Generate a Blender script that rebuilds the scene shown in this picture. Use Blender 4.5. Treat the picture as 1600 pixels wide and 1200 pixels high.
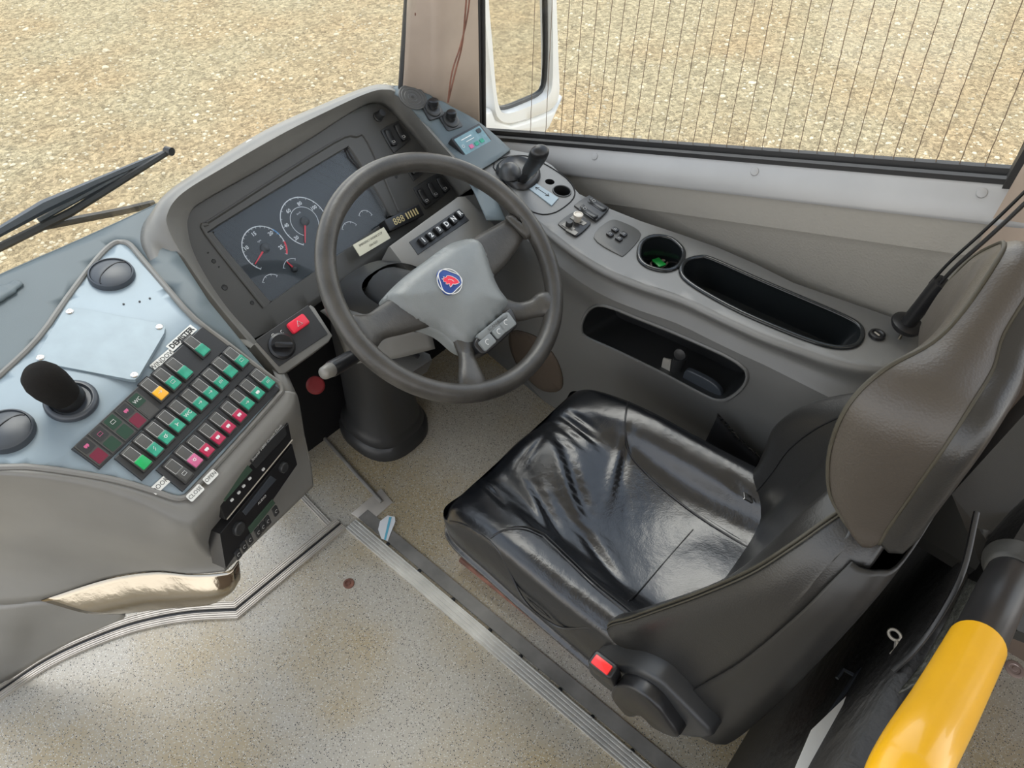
import bpy, bmesh, math, random
from mathutils import Vector, Matrix, noise
from mathutils.geometry import delaunay_2d_cdt
V3 = Vector
random.seed(7)
for o in list(bpy.data.objects): bpy.data.objects.remove(o)
SC = bpy.context.scene
COL = SC.collection
PI = math.pi

# ------------------------------------------------------------------ camera
F = 1110.0; CAMH = 1.66
def nrm(v): return v.normalized()
_V = V3((0, 1050, F)); _l1 = -F*F/1050
_L = nrm(V3((-1877, _l1, F))); _W = nrm(V3(((_l1*_l1+F*F)/1877, _l1, F))); _V = nrm(_V)
CAM = V3((0, 0, CAMH))
cd = bpy.data.cameras.new('camera'); cam = bpy.data.objects.new('camera', cd); COL.objects.link(cam)
# world axes of camera: right (cx), up (-cy), back (-cz)
cx = V3((_W.x, _L.x, -_V.x)); cy = V3((_W.y, _L.y, -_V.y)); cz = V3((_W.z, _L.z, -_V.z))
cam.matrix_world = Matrix(((cx.x, -cy.x, -cz.x, CAM.x), (cx.y, -cy.y, -cz.y, CAM.y), (cx.z, -cy.z, -cz.z, CAM.z), (0, 0, 0, 1)))
cd.sensor_fit = 'HORIZONTAL'; cd.sensor_width = 36; cd.lens = F*36/1600; cd.clip_start = 0.02; cd.clip_end = 200
SC.camera = cam

# ------------------------------------------------------------------ world, sun, exposure
w = bpy.data.worlds.new('world'); SC.world = w; w.use_nodes = True
nt = w.node_tree; nt.nodes.clear()
wo = nt.nodes.new('ShaderNodeOutputWorld'); bg = nt.nodes.new('ShaderNodeBackground')
tc = nt.nodes.new('ShaderNodeTexCoord'); sx = nt.nodes.new('ShaderNodeSeparateXYZ'); rp = nt.nodes.new('ShaderNodeValToRGB')
rp.color_ramp.elements[0].position = 0.0; rp.color_ramp.elements[0].color = (1.25, 1.22, 1.16, 1)
rp.color_ramp.elements[1].position = 0.8; rp.color_ramp.elements[1].color = (0.50, 0.60, 0.78, 1)
nt.links.new(tc.outputs['Generated'], sx.inputs[0]); nt.links.new(sx.outputs['Z'], rp.inputs[0])
nt.links.new(rp.outputs[0], bg.inputs[0]); bg.inputs[1].default_value = 1.15
nt.links.new(bg.outputs[0], wo.inputs[0])
sd = bpy.data.lights.new('sun', 'SUN'); sd.energy = 1.0; sd.angle = math.radians(32); sd.color = (1, 0.95, 0.86)
sun = bpy.data.objects.new('sun', sd); COL.objects.link(sun); sun.rotation_euler = (math.radians(-26), math.radians(22), 0)
SC.view_settings.view_transform = 'Standard'; SC.view_settings.look = 'None'
SC.view_settings.exposure = 1.05; SC.view_settings.gamma = 1; SC.view_settings.use_curve_mapping = False

# ------------------------------------------------------------------ pixel -> place helpers
def ray(px, py):
    c = V3(((px-800)/F, (py-600)/F, 1.0)); return V3((c.dot(_W), c.dot(_L), -c.dot(_V)))
def PZ(px, py, z): r = ray(px, py); return CAM + r*((z-CAMH)/r.z)
def PX(px, py, x): r = ray(px, py); return CAM + r*(x/r.x)
def PY(px, py, y): r = ray(px, py); return CAM + r*(y/r.y)
def PS(px, py, S):
    r = ray(px, py); a, b = 0.3, 2.6
    for _ in range(48):
        m = (a+b)/2; p = CAM + r*m
        if p.z > S(p.x, p.y): a = m
        else: b = m
    return CAM + r*a
class Fr:
    def __init__(s, o, x, y, n): s.o, s.x, s.y, s.n = V3(o), V3(x).normalized(), V3(y).normalized(), V3(n).normalized()
    def P(s, u, v, w=0): return s.o + s.x*u + s.y*v + s.n*w
    def uv(s, px, py, w=0):
        r = ray(px, py); o = s.o + s.n*w; t = (o-CAM).dot(s.n)/r.dot(s.n); d = CAM + r*t - o
        return d.dot(s.x), d.dot(s.y)
    def at(s, u, v, w=0, rot=0):
        c, q = math.cos(rot), math.sin(rot)
        return Fr(s.P(u, v, w), s.x*c+s.y*q, s.y*c-s.x*q, s.n)
def proj(p):
    q = V3(p)-CAM; c = _W*q.x+_L*q.y-_V*q.z; return 800+F*c.x/c.z, 600+F*c.y/c.z
def frame(o, yaw, pitch, roll=0):
    R = Matrix.Rotation(yaw, 3, 'Z') @ Matrix.Rotation(pitch, 3, 'X') @ Matrix.Rotation(roll, 3, 'Y')
    return Fr(o, R @ V3((1, 0, 0)), R @ V3((0, 1, 0)), R @ V3((0, 0, 1)))
WORLD = Fr((0, 0, 0), (1, 0, 0), (0, 1, 0), (0, 0, 1))
def axis_frame(p, d, up=(0, 0, 1)):
    n = V3(d).normalized(); x = V3(up).cross(n)
    if x.length < 1e-4: x = V3((1, 0, 0)).cross(n)
    x.normalize(); return Fr(p, x, n.cross(x), n)

# ------------------------------------------------------------------ materials
def mat(name, col, rough=0.5, metal=0.0, spec=0.5, bump=None, vary=None, coat=0, nodes=None, emit=None):
    m = bpy.data.materials.new(name); m.use_nodes = True; t = m.node_tree; b = t.nodes['Principled BSDF']
    b.inputs['Base Color'].default_value = (*col, 1); b.inputs['Roughness'].default_value = rough
    b.inputs['Metallic'].default_value = metal; b.inputs['Specular IOR Level'].default_value = spec
    b.inputs['Coat Weight'].default_value = coat
    tcn = t.nodes.new('ShaderNodeTexCoord')
    if vary:
        sc, amt = vary[:2]; n = t.nodes.new('ShaderNodeTexNoise'); n.inputs['Scale'].default_value = sc; n.inputs['Detail'].default_value = 6
        t.links.new(tcn.outputs['Object'], n.inputs['Vector'])
        r = t.nodes.new('ShaderNodeMapRange'); r.inputs['From Min'].default_value = .3; r.inputs['From Max'].default_value = .7
        r.inputs['To Min'].default_value = 1-amt; r.inputs['To Max'].default_value = 1+amt; t.links.new(n.outputs['Fac'], r.inputs[0])
        mx = t.nodes.new('ShaderNodeVectorMath'); mx.operation = 'SCALE'; mx.inputs[0].default_value = col
        t.links.new(r.outputs[0], mx.inputs['Scale']); t.links.new(mx.outputs[0], b.inputs['Base Color'])
    if bump:
        prev = None
        for (kind, sc, st, dist) in bump:
            if kind == 'noise':
                n = t.nodes.new('ShaderNodeTexNoise'); n.inputs['Detail'].default_value = 8; out = n.outputs['Fac']
            else:
                n = t.nodes.new('ShaderNodeTexVoronoi'); out = n.outputs['Distance']
            n.inputs['Scale'].default_value = sc; t.links.new(tcn.outputs['Object'], n.inputs['Vector'])
            bp = t.nodes.new('ShaderNodeBump'); bp.inputs['Strength'].default_value = st; bp.inputs['Distance'].default_value = dist
            t.links.new(out, bp.inputs['Height'])
            if prev: t.links.new(prev.outputs[0], bp.inputs['Normal'])
            prev = bp
        t.links.new(prev.outputs[0], b.inputs['Normal'])
    if emit:
        b.inputs['Emission Color'].default_value = (*emit[0], 1); b.inputs['Emission Strength'].default_value = emit[1]
    return m
GR = [('noise', 900, .25, .0006)]
M = {}
M['dash'] = mat('dash_plastic', (.185, .18, .165), .40, bump=GR, vary=(5, .12))
M['dash_top'] = mat('dash_top_plastic', (.095, .122, .132), .5, bump=GR, vary=(4, .08))
M['panel'] = mat('panel_plastic', (.062, .061, .057), .45, bump=GR)
M['dark'] = mat('dark_plastic', (.028, .029, .03), .4, bump=GR)
M['black'] = mat('black_plastic', (.012, .012, .013), .35)
M['blackm'] = mat('matt_black', (.008, .008, .009), .7, spec=.25)
M['gloss'] = mat('gloss_black', (.01, .012, .013), .15)
M['cons'] = mat('console_plastic', (.145, .145, .14), .38, bump=[('noise', 700, .3, .0008)], vary=(3, .1))
M['wallp'] = mat('wall_vinyl', (.30, .285, .255), .5, bump=[('voronoi', 260, .35, .0012), ('noise', 500, .2, .0006)])
M['sill'] = mat('sill_metal', (.33, .33, .33), .42, metal=.15, vary=(6, .06))
M['rubber'] = mat('rubber_seal', (.015, .015, .016), .55)
M['silver'] = mat('silver_panel', (.235, .295, .335), .42, metal=.1, vary=(9, .07), bump=[('noise', 300, .08, .0005)])
M['plate'] = mat('cover_plate', (.25, .31, .345), .45, metal=.1, vary=(25, .08), bump=[('noise', 120, .15, .0006)])
M['alu'] = mat('aluminium', (.58, .56, .51), .35, metal=.4, vary=(20, .12))
M['trim'] = mat('floor_trim', (.50, .46, .40), .4, metal=.3, vary=(20, .12))
M['flange'] = mat('floor_flange', (.20, .19, .17), .45, metal=.2, vary=(15, .25))
M['chrome'] = mat('chrome', (.36, .32, .26), .14, metal=1.0, vary=(4, .1), bump=[('noise', 14, .25, .01)])
M['steel'] = mat('steel', (.6, .58, .55), .25, metal=1.0)
M['rust'] = mat('rusty_steel', (.16, .065, .04), .65, vary=(30, .5), bump=[('noise', 90, .3, .001)])
M['leather'] = mat('black_leather', (.007, .0078, .0095), .25, spec=.7, bump=[('voronoi', 420, .22, .0006), ('noise', 26, .3, .004), ('noise', 8, .35, .01)])
M['leather2'] = mat('worn_leather', (.018, .0175, .0165), .36, spec=.6, bump=[('voronoi', 420, .25, .0006), ('noise', 14, .2, .005)])
M['leather_tint'] = mat('headrest_leather_reflect_tint', (.05, .042, .034), .42, spec=.6, bump=[('voronoi', 380, .3, .0007), ('noise', 10, .25, .006)])  # black leather; tan reflection of the gravel is put into the base colour
M['stitch'] = mat('stitching', (.045, .040, .027), .6)
M['wheel'] = mat('wheel_rubber', (.045, .042, .037), .38, vary=(16, .35), bump=[('noise', 120, .35, .0015), ('voronoi', 500, .2, .0006)])
M['hub'] = mat('hub_plastic', (.19, .205, .205), .36, bump=[('voronoi', 600, .3, .0006)], vary=(12, .1))
M['white'] = mat('white_paint', (.80, .80, .78), .25, coat=.4)
M['label'] = mat('label_white', (.72, .72, .68), .5)
M['cream'] = mat('label_cream', (.66, .64, .50), .5)
M['ink'] = mat('ink', (.02, .02, .02), .6)
M['print'] = mat('print_white', (.7, .7, .68), .5)
M['green'] = mat('lens_green', (.03, .30, .19), .3, vary=(60, .25))
M['green2'] = mat('lens_bright_green', (.01, .36, .10), .3)
M['dgreen'] = mat('lens_dark_green', (.015, .05, .03), .35)
M['red'] = mat('lens_red', (.42, .02, .07), .3)
M['dred'] = mat('lens_dark_red', (.16, .012, .035), .35)
M['pink'] = mat('lens_pink', (.55, .12, .25), .3)
M['amber'] = mat('lens_amber', (.85, .42, .03), .3)
M['hazard'] = mat('hazard_red', (.78, .03, .06), .3)
M['needle'] = mat('needle_red', (.75, .03, .05), .4)
M['buckle'] = mat('buckle_red', (.85, .03, .03), .25)
M['blue'] = mat('emblem_blue', (.02, .06, .25), .3)
M['lcd'] = mat('lcd_teal', (.16, .27, .30), .2, vary=(80, .15))
M['lcdg'] = mat('lcd_green', (.05, .085, .06), .25)
M['gold'] = mat('segment_gold', (.55, .45, .22), .4)
M['tag'] = mat('tag_green', (.01, .33, .05), .3)
M['keym'] = mat('key_ring', (.45, .36, .33), .4, metal=.5)
M['yellow'] = mat('yellow_grip', (.80, .42, .006), .3, coat=.3, vary=(7, .06))
M['foam'] = mat('black_foam', (.015, .014, .013), .9, spec=.1, bump=[('voronoi', 900, .6, .001)])
M['vent'] = mat('vent_plastic', (.045, .052, .062), .35)
M['pillar'] = mat('pillar_vinyl', (.36, .29, .235), .6, vary=(8, .1), bump=GR)
M['cloth'] = mat('brown_cloth', (.24, .185, .145), .85, spec=.15, bump=[('noise', 500, .3, .001)])
M['paper'] = mat('paper', (.72, .74, .74), .6)
M['pblue'] = mat('paper_blue', (.12, .42, .55), .6)
M['brown'] = mat('oval_brown', (.10, .075, .055), .6)
M['shade'] = mat('black_vinyl', (.007, .007, .007), .5, bump=[('noise', 30, .5, .01)])
M['gray_panel'] = mat('rear_panel', (.022, .022, .020), .5, bump=GR)
M['wrinkle'] = mat('wrinkled_vinyl', (.05, .052, .045), .4, bump=[('noise', 60, .9, .01)])

def glassmat(name, tint, refl):
    m = bpy.data.materials.new(name); m.use_nodes = True; t = m.node_tree; t.nodes.clear()
    o = t.nodes.new('ShaderNodeOutputMaterial'); mx = t.nodes.new('ShaderNodeMixShader'); tr = t.nodes.new('ShaderNodeBsdfTransparent'); g = t.nodes.new('ShaderNodeBsdfGlossy')
    tr.inputs[0].default_value = (*tint, 1); g.inputs['Roughness'].default_value = .0
    fr = t.nodes.new('ShaderNodeFresnel'); fr.inputs[0].default_value = 1.45
    ml = t.nodes.new('ShaderNodeMath'); ml.operation = 'MULTIPLY'; ml.inputs[1].default_value = refl
    ge = t.nodes.new('ShaderNodeNewGeometry'); inv = t.nodes.new('ShaderNodeMath'); inv.operation = 'SUBTRACT'; inv.inputs[0].default_value = 1; t.links.new(ge.outputs['Backfacing'], inv.inputs[1])
    m2 = t.nodes.new('ShaderNodeMath'); m2.operation = 'MULTIPLY'; t.links.new(ml.outputs[0], m2.inputs[0]); t.links.new(inv.outputs[0], m2.inputs[1])
    t.links.new(fr.outputs[0], ml.inputs[0]); t.links.new(m2.outputs[0], mx.inputs[0])
    t.links.new(tr.outputs[0], mx.inputs[1]); t.links.new(g.outputs[0], mx.inputs[2]); t.links.new(mx.outputs[0], o.inputs[0]); return m
M['glass'] = glassmat('window_glass', (.97, .98, .97), .8)
M['cglass'] = glassmat('cluster_lens', (.93, .95, .97), .8)

def speckle_floor():
    m = bpy.data.materials.new('speckled_floor'); m.use_nodes = True; t = m.node_tree; b = t.nodes['Principled BSDF']; N = t.nodes.new; Lk = t.links.new
    tcn = N('ShaderNodeTexCoord'); out = None
    n0 = N('ShaderNodeTexNoise'); n0.inputs['Scale'].default_value = 3.2; n0.inputs['Detail'].default_value = 5; Lk(tcn.outputs['Object'], n0.inputs['Vector'])
    r0 = N('ShaderNodeValToRGB'); e = r0.color_ramp.elements; e[0].position = .42; e[0].color = (.375, .345, .285, 1); e[1].position = .62; e[1].color = (.35, .28, .165, 1)
    Lk(n0.outputs['Fac'], r0.inputs[0]); cur = r0.outputs[0]
    for sc, thr, col, ch in ((330, .80, (.045, .045, .045, 1), 0), (360, .78, (.55, .53, .47, 1), 1), (240, .9, (.03, .03, .03, 1), 2), (520, .7, (.34, .33, .29, 1), 0)):
        v = N('ShaderNodeTexVoronoi'); v.inputs['Scale'].default_value = sc; Lk(tcn.outputs['Object'], v.inputs['Vector'])
        s = N('ShaderNodeSeparateColor'); Lk(v.outputs['Color'], s.inputs[0])
        g = N('ShaderNodeMath'); g.operation = 'GREATER_THAN'; g.inputs[1].default_value = thr; Lk(s.outputs[ch], g.inputs[0])
        d = N('ShaderNodeMath'); d.operation = 'LESS_THAN'; d.inputs[1].default_value = .42; Lk(v.outputs['Distance'], d.inputs[0])
        q = N('ShaderNodeMath'); q.operation = 'MULTIPLY'; Lk(g.outputs[0], q.inputs[0]); Lk(d.outputs[0], q.inputs[1])
        x = N('ShaderNodeMix'); x.data_type = 'RGBA'; Lk(q.outputs[0], x.inputs['Factor']); Lk(cur, x.inputs['A']); x.inputs['B'].default_value = col; cur = x.outputs['Result']
    Lk(cur, b.inputs['Base Color']); b.inputs['Roughness'].default_value = .42
    n2 = N('ShaderNodeTexNoise'); n2.inputs['Scale'].default_value = 250; Lk(tcn.outputs['Object'], n2.inputs['Vector'])
    bp = N('ShaderNodeBump'); bp.inputs['Strength'].default_value = .25; bp.inputs['Distance'].default_value = .001; Lk(n2.outputs['Fac'], bp.inputs['Height']); Lk(bp.outputs[0], b.inputs['Normal'])
    return m
M['floor'] = speckle_floor()
def gravel():
    m = bpy.data.materials.new('gravel'); m.use_nodes = True; t = m.node_tree; b = t.nodes['Principled BSDF']; N = t.nodes.new; Lk = t.links.new
    tcn = N('ShaderNodeTexCoord')
    wn = N('ShaderNodeTexNoise'); wn.inputs['Scale'].default_value = 9; wn.inputs['Detail'].default_value = 3; Lk(tcn.outputs['Object'], wn.inputs['Vector'])
    wa = N('ShaderNodeVectorMath'); wa.operation = 'MULTIPLY_ADD'; Lk(wn.outputs['Color'], wa.inputs[0]); wa.inputs[1].default_value = (.06, .06, .06); Lk(tcn.outputs['Object'], wa.inputs[2])
    n0 = N('ShaderNodeTexNoise'); n0.inputs['Scale'].default_value = .9; n0.inputs['Detail'].default_value = 4; Lk(tcn.outputs['Object'], n0.inputs['Vector'])
    r0 = N('ShaderNodeValToRGB'); e = r0.color_ramp.elements; e[0].position = .40; e[0].color = (.63, .51, .31, 1); e[1].position = .66; e[1].color = (.64, .465, .26, 1)
    Lk(n0.outputs['Fac'], r0.inputs[0])
    v = N('ShaderNodeTexVoronoi'); v.inputs['Scale'].default_value = 30; Lk(wa.outputs[0], v.inputs['Vector'])
    v2 = N('ShaderNodeTexVoronoi'); v2.inputs['Scale'].default_value = 75; Lk(wa.outputs[0], v2.inputs['Vector'])
    n1 = N('ShaderNodeTexNoise'); n1.inputs['Scale'].default_value = 26; n1.inputs['Detail'].default_value = 8; n1.inputs['Roughness'].default_value = .7; Lk(tcn.outputs['Object'], n1.inputs['Vector'])
    s = N('ShaderNodeSeparateColor'); Lk(v.outputs['Color'], s.inputs[0])
    mr = N('ShaderNodeMapRange'); mr.inputs['To Min'].default_value = .70; mr.inputs['To Max'].default_value = 1.22; Lk(s.outputs[0], mr.inputs[0])
    mr2 = N('ShaderNodeMapRange'); mr2.inputs['From Min'].default_value = .3; mr2.inputs['From Max'].default_value = .7; mr2.inputs['To Min'].default_value = .72; mr2.inputs['To Max'].default_value = 1.2; Lk(n1.outputs['Fac'], mr2.inputs[0])
    mm = N('ShaderNodeMath'); mm.operation = 'MULTIPLY'; Lk(mr.outputs[0], mm.inputs[0]); Lk(mr2.outputs[0], mm.inputs[1])
    vm = N('ShaderNodeVectorMath'); vm.operation = 'SCALE'; Lk(r0.outputs[0], vm.inputs[0]); Lk(mm.outputs[0], vm.inputs['Scale'])
    Lk(vm.outputs[0], b.inputs['Base Color']); b.inputs['Roughness'].default_value = .95; b.inputs['Specular IOR Level'].default_value = .1
    prev = None
    for src, st, di in ((v.outputs['Distance'], -.9, .028), (v2.outputs['Distance'], -.7, .012), (n1.outputs['Fac'], .9, .035)):
        bp = N('ShaderNodeBump'); bp.inputs['Strength'].default_value = abs(st); bp.invert = st < 0; bp.inputs['Distance'].default_value = di; Lk(src, bp.inputs['Height'])
        if prev: Lk(prev.outputs[0], bp.inputs['Normal'])
        prev = bp
    Lk(prev.outputs[0], b.inputs['Normal'])
    return m
M['gravel'] = gravel()

# ------------------------------------------------------------------ object helpers
ORG = {}
def thing(name, label, cat, loc, group=None):
    o = bpy.data.objects.new(name, None); COL.objects.link(o); o.empty_display_size = .05
    o.location = loc; ORG[o.name] = V3(loc); o['label'] = label; o['category'] = cat
    if group: o['group'] = group
    return o
def tag(o, label, cat, group=None):
    o['label'] = label; o['category'] = cat
    if group: o['group'] = group
    return o
class MB:
    def __init__(s): s.v, s.f, s.m = [], [], []; s.cur = 0
    def add(s, vs, fs):
        b = len(s.v); s.v += [V3(p) for p in vs]; s.f += [[i+b for i in f] for f in fs]; s.m += [s.cur]*len(fs); return s
    def prism(s, fr, pts, n0, n1, bev=0):
        # pts: 2D outline (CCW seen from +n)
        a = sum(pts[i-1][0]*pts[i][1]-pts[i][0]*pts[i-1][1] for i in range(len(pts)))
        if a < 0: pts = pts[::-1]
        n = len(pts); rings = []
        if bev:
            cu = sum(p[0] for p in pts)/n; cv = sum(p[1] for p in pts)/n
            def inset(d):
                out = []
                for i in range(n):
                    p0, p1, p2 = V3((*pts[i-1], 0)), V3((*pts[i], 0)), V3((*pts[(i+1) % n], 0))
                    e1 = (p1-p0); e2 = (p2-p1)
                    if e1.length < 1e-9: e1 = e2
                    if e2.length < 1e-9: e2 = e1
                    e1.normalize(); e2.normalize(); m = (V3((-e1.y, e1.x, 0))+V3((-e2.y, e2.x, 0)))
                    if m.length > 1e-6: m.normalize()
                    out.append((p1.x+m.x*d, p1.y+m.y*d))
                return out
            rings = [(pts, n0), (pts, n1-bev), (inset(bev*.3), n1-bev*.3), (inset(bev), n1)]
        else: rings = [(pts, n0), (pts, n1)]
        vs = [fr.P(u, v, h) for r, h in rings for u, v in r]; fs = [list(range(n))[::-1]]
        for k in range(len(rings)-1):
            for i in range(n): j = (i+1) % n; fs.append([k*n+i, k*n+j, (k+1)*n+j, (k+1)*n+i])
        fs.append([(len(rings)-1)*n+i for i in range(n)]); return s.add(vs, fs)
    def rbox(s, fr, cu, cv, wd, ht, n0, n1, r=.003, bev=0, seg=4): return s.prism(fr, rrect(cu, cv, wd, ht, r, seg), n0, n1, bev)
    def box(s, a, b):
        x0, y0, z0 = a; x1, y1, z1 = b
        return s.prism(WORLD, [(x0, y0), (x1, y0), (x1, y1), (x0, y1)], z0, z1)
    def lathe(s, fr, prof, seg=32, su=1, sv=1):
        vs = []; fs = []
        for r, h in prof:
            for i in range(seg): a = 2*PI*i/seg; vs.append(fr.P(r*su*math.cos(a), r*sv*math.sin(a), h))
        for k in range(len(prof)-1):
            for i in range(seg): j = (i+1) % seg; fs.append([k*seg+i, k*seg+j, (k+1)*seg+j, (k+1)*seg+i])
        if prof[0][0] > 1e-6: fs.append(list(range(seg))[::-1])
        if prof[-1][0] > 1e-6: fs.append([(len(prof)-1)*seg+i for i in range(seg)])
        return s.add(vs, fs)
    def tube(s, pts, r, seg=10, closed=False, flat=None, up=(0, 0, 1), cap=True):
        pts = [V3(p) for p in pts]; n = len(pts); rr = r if isinstance(r, (list, tuple)) else [r]*n
        vs = []; fs = []; px = None
        for i in range(n):
            if closed: d = pts[(i+1) % n]-pts[i-1]
            else: d = pts[min(i+1, n-1)]-pts[max(i-1, 0)]
            if d.length < 1e-9: d = V3((0, 0, 1))
            d.normalize()
            x = V3(up).cross(d) if px is None else (px-d*px.dot(d))
            if x.length < 1e-4: x = V3((1, 0.1, 0)).cross(d)
            x.normalize(); px = x; y = d.cross(x)
            for k in range(seg):
                a = 2*PI*k/seg; fy = flat if flat else 1
                vs.append(pts[i]+x*(rr[i]*math.cos(a))+y*(rr[i]*fy*math.sin(a)))
        m = n if closed else n-1
        for i in range(m):
            j = (i+1) % n
            for k in range(seg): q = (k+1) % seg; fs.append([i*seg+k, i*seg+q, j*seg+q, j*seg+k])
        if not closed and cap: fs.append(list(range(seg))[::-1]); fs.append([(n-1)*seg+k for k in range(seg)])
        return s.add(vs, fs)
    def grid(s, G, closed_u=False, closed_v=False, flip=False):
        R = len(G); C = len(G[0]); vs = [p for r in G for p in r]; fs = []
        for i in range(R if closed_u else R-1):
            for j in range(C if closed_v else C-1):
                a, b, c, d = i*C+j, i*C+(j+1) % C, ((i+1) % R)*C+(j+1) % C, ((i+1) % R)*C+j
                fs.append([a, d, c, b] if flip else [a, b, c, d])
        return s.add(vs, fs)
    def mesh(s, name, mats, org, smooth=35):
        me = bpy.data.meshes.new(name); me.from_pydata([p-org for p in s.v], [], s.f); me.validate()
        for m in mats: me.materials.append(m)
        if len(mats) > 1 and len(me.polygons) == len(s.m): me.polygons.foreach_set('material_index', s.m)
        bm = bmesh.new(); bm.from_mesh(me); bmesh.ops.remove_doubles(bm, verts=bm.verts, dist=1e-6); bmesh.ops.recalc_face_normals(bm, faces=bm.faces); bm.to_mesh(me); bm.free()
        if smooth: me.shade_smooth(); me.set_sharp_from_angle(angle=math.radians(smooth))
        return me
    def build(s, name, mats, parent=None, org=None, smooth=35, solid=0, label=None, kind=None, sub=0, off=-1):
        if not isinstance(mats, (list, tuple)): mats = [mats]
        mats = [M[x] if isinstance(x, str) else x for x in mats]
        if org is None:
            c = V3((0, 0, 0))
            for p in s.v: c += p
            org = c/len(s.v)
            if not parent: org.z = min(p.z for p in s.v)
        org = V3(org)
        o = bpy.data.objects.new(name, s.mesh(name, mats, org, smooth)); COL.objects.link(o)
        po = ORG[parent.name] if parent else V3((0, 0, 0))
        if parent: o.parent = parent
        o.location = org-po; ORG[o.name] = org
        if solid: md = o.modifiers.new('solid', 'SOLIDIFY'); md.thickness = solid; md.offset = off
        if sub: md = o.modifiers.new('sub', 'SUBSURF'); md.levels = sub; md.render_levels = sub
        if label: o['label'] = label
        if kind: o['kind'] = kind
        return o
def rrect(cu, cv, wd, ht, r, seg=4):
    r = min(r, wd/2-1e-5, ht/2-1e-5); out = []
    for (sx_, sy_, a0) in ((1, -1, -PI/2), (1, 1, 0), (-1, 1, PI/2), (-1, -1, PI)):
        for k in range(seg+1):
            a = a0+PI/2*k/seg; out.append((cu+sx_*(wd/2-r)+r*math.cos(a), cv+sy_*(ht/2-r)+r*math.sin(a)))
    return out
def cr(p0, p1, p2, p3, t): return 0.5*((2*p1)+(p2-p0)*t+(2*p0-5*p1+4*p2-p3)*t*t+(3*p1-p0-3*p2+p3)*t*t*t)
def spline(P, n, closed=False):
    P = [V3(p) for p in P]; m = len(P); out = []
    for i in range(m if closed else m-1):
        g = lambda k: P[k % m] if closed else (P[k] if 0 <= k < m else (2*P[0]-P[1] if k < 0 else 2*P[-1]-P[-2]))
        for k in range(n): out.append(cr(g(i-1), g(i), g(i+1), g(i+2), k/n))
    if not closed: out.append(P[-1].copy())
    return out
def spl2(P, n, closed=True): return [(p.x, p.y) for p in spline([(a, b, 0) for a, b in P], n, closed)]
def resample(P, n):
    P = [V3(p) for p in P]; L = [0]
    for a, b in zip(P, P[1:]): L.append(L[-1]+(b-a).length)
    out = []; j = 0
    for i in range(n):
        t = L[-1]*i/(n-1)
        while j < len(P)-2 and L[j+1] < t: j += 1
        q = (t-L[j])/max(L[j+1]-L[j], 1e-9); out.append(P[j].lerp(P[j+1], min(max(q, 0), 1)))
    return out
def patch(G, nu, nv, closed_v=False, closed_u=False):
    rows = [spline(r, nv, closed_v) for r in G]; C = len(rows[0])
    cols = [spline([r[j] for r in rows], nu, closed_u) for j in range(C)]
    return [[cols[j][i] for j in range(C)] for i in range(len(cols[0]))]
def inpoly(x, y, P):
    c = False; j = len(P)-1
    for i in range(len(P)):
        if (P[i][1] > y) != (P[j][1] > y) and x < (P[j][0]-P[i][0])*(y-P[i][1])/(P[j][1]-P[i][1])+P[i][0]: c = not c
        j = i
    return c
def cdt(mb, outline, holes, step, fn, flip=False):
    vs = []; es = []
    for lp in [outline]+list(holes):
        b = len(vs); n = len(lp); vs += [V3((p[0], p[1])) for p in lp]; es += [(b+i, b+(i+1) % n) for i in range(n)]
    x0, x1 = min(p[0] for p in outline), max(p[0] for p in outline); y0, y1 = min(p[1] for p in outline), max(p[1] for p in outline)
    edge = [V3((p[0], p[1])) for p in vs]
    x = x0+step/2
    while x < x1:
        y = y0+step/2
        while y < y1:
            if inpoly(x, y, outline) and not any(inpoly(x, y, h) for h in holes):
                if min((e-V3((x, y))).length_squared for e in edge) > (step*.3)**2: vs.append(V3((x, y)))
            y += step
        x += step
    from mathutils import Vector as VV
    r = delaunay_2d_cdt([VV((p.x, p.y)) for p in vs], es, [], 1, 1e-7)
    P2, F2 = r[0], r[2]; fs = []
    for f in F2:
        cxm = sum(P2[i].x for i in f)/len(f); cym = sum(P2[i].y for i in f)/len(f)
        if inpoly(cxm, cym, outline) and not any(inpoly(cxm, cym, h) for h in holes): fs.append(list(f)[::-1] if flip else list(f))
    mb.add([fn(p.x, p.y) for p in P2], fs); return mb
def text_mb(mb, s, fr, size, h=.0004, align='CENTER', sx_=1.0, depth=0, bold=0):
    c = bpy.data.curves.new('t', 'FONT'); c.body = s; c.size = size; c.align_x = align; c.align_y = 'CENTER'; c.resolution_u = 2; c.offset = bold
    o = bpy.data.objects.new('t', c); COL.objects.link(o)
    me = bpy.data.meshes.new_from_object(o.evaluated_get(bpy.context.evaluated_depsgraph_get()))
    mb.add([fr.P(v.co.x*sx_, v.co.y, h) for v in me.vertices], [list(p.vertices) for p in me.polygons])
    bpy.data.objects.remove(o); bpy.data.curves.remove(c); bpy.data.meshes.remove(me); return mb
def arc(fr, cu, cv, r, a0, a1, wd, h, mb, seg=40):
    G = [[], []]
    for i in range(seg+1):
        a = a0+(a1-a0)*i/seg
        G[0].append(fr.P(cu+(r-wd/2)*math.cos(a), cv+(r-wd/2)*math.sin(a), h)); G[1].append(fr.P(cu+(r+wd/2)*math.cos(a), cv+(r+wd/2)*math.sin(a), h))
    return mb.grid(G)
def struct(mb, name, mats, **k): return mb.build(name, mats, kind='structure', **k)
def sm(t, a, b): t = min(max((t-a)/(b-a), 0), 1); return t*t*(3-2*t)
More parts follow.
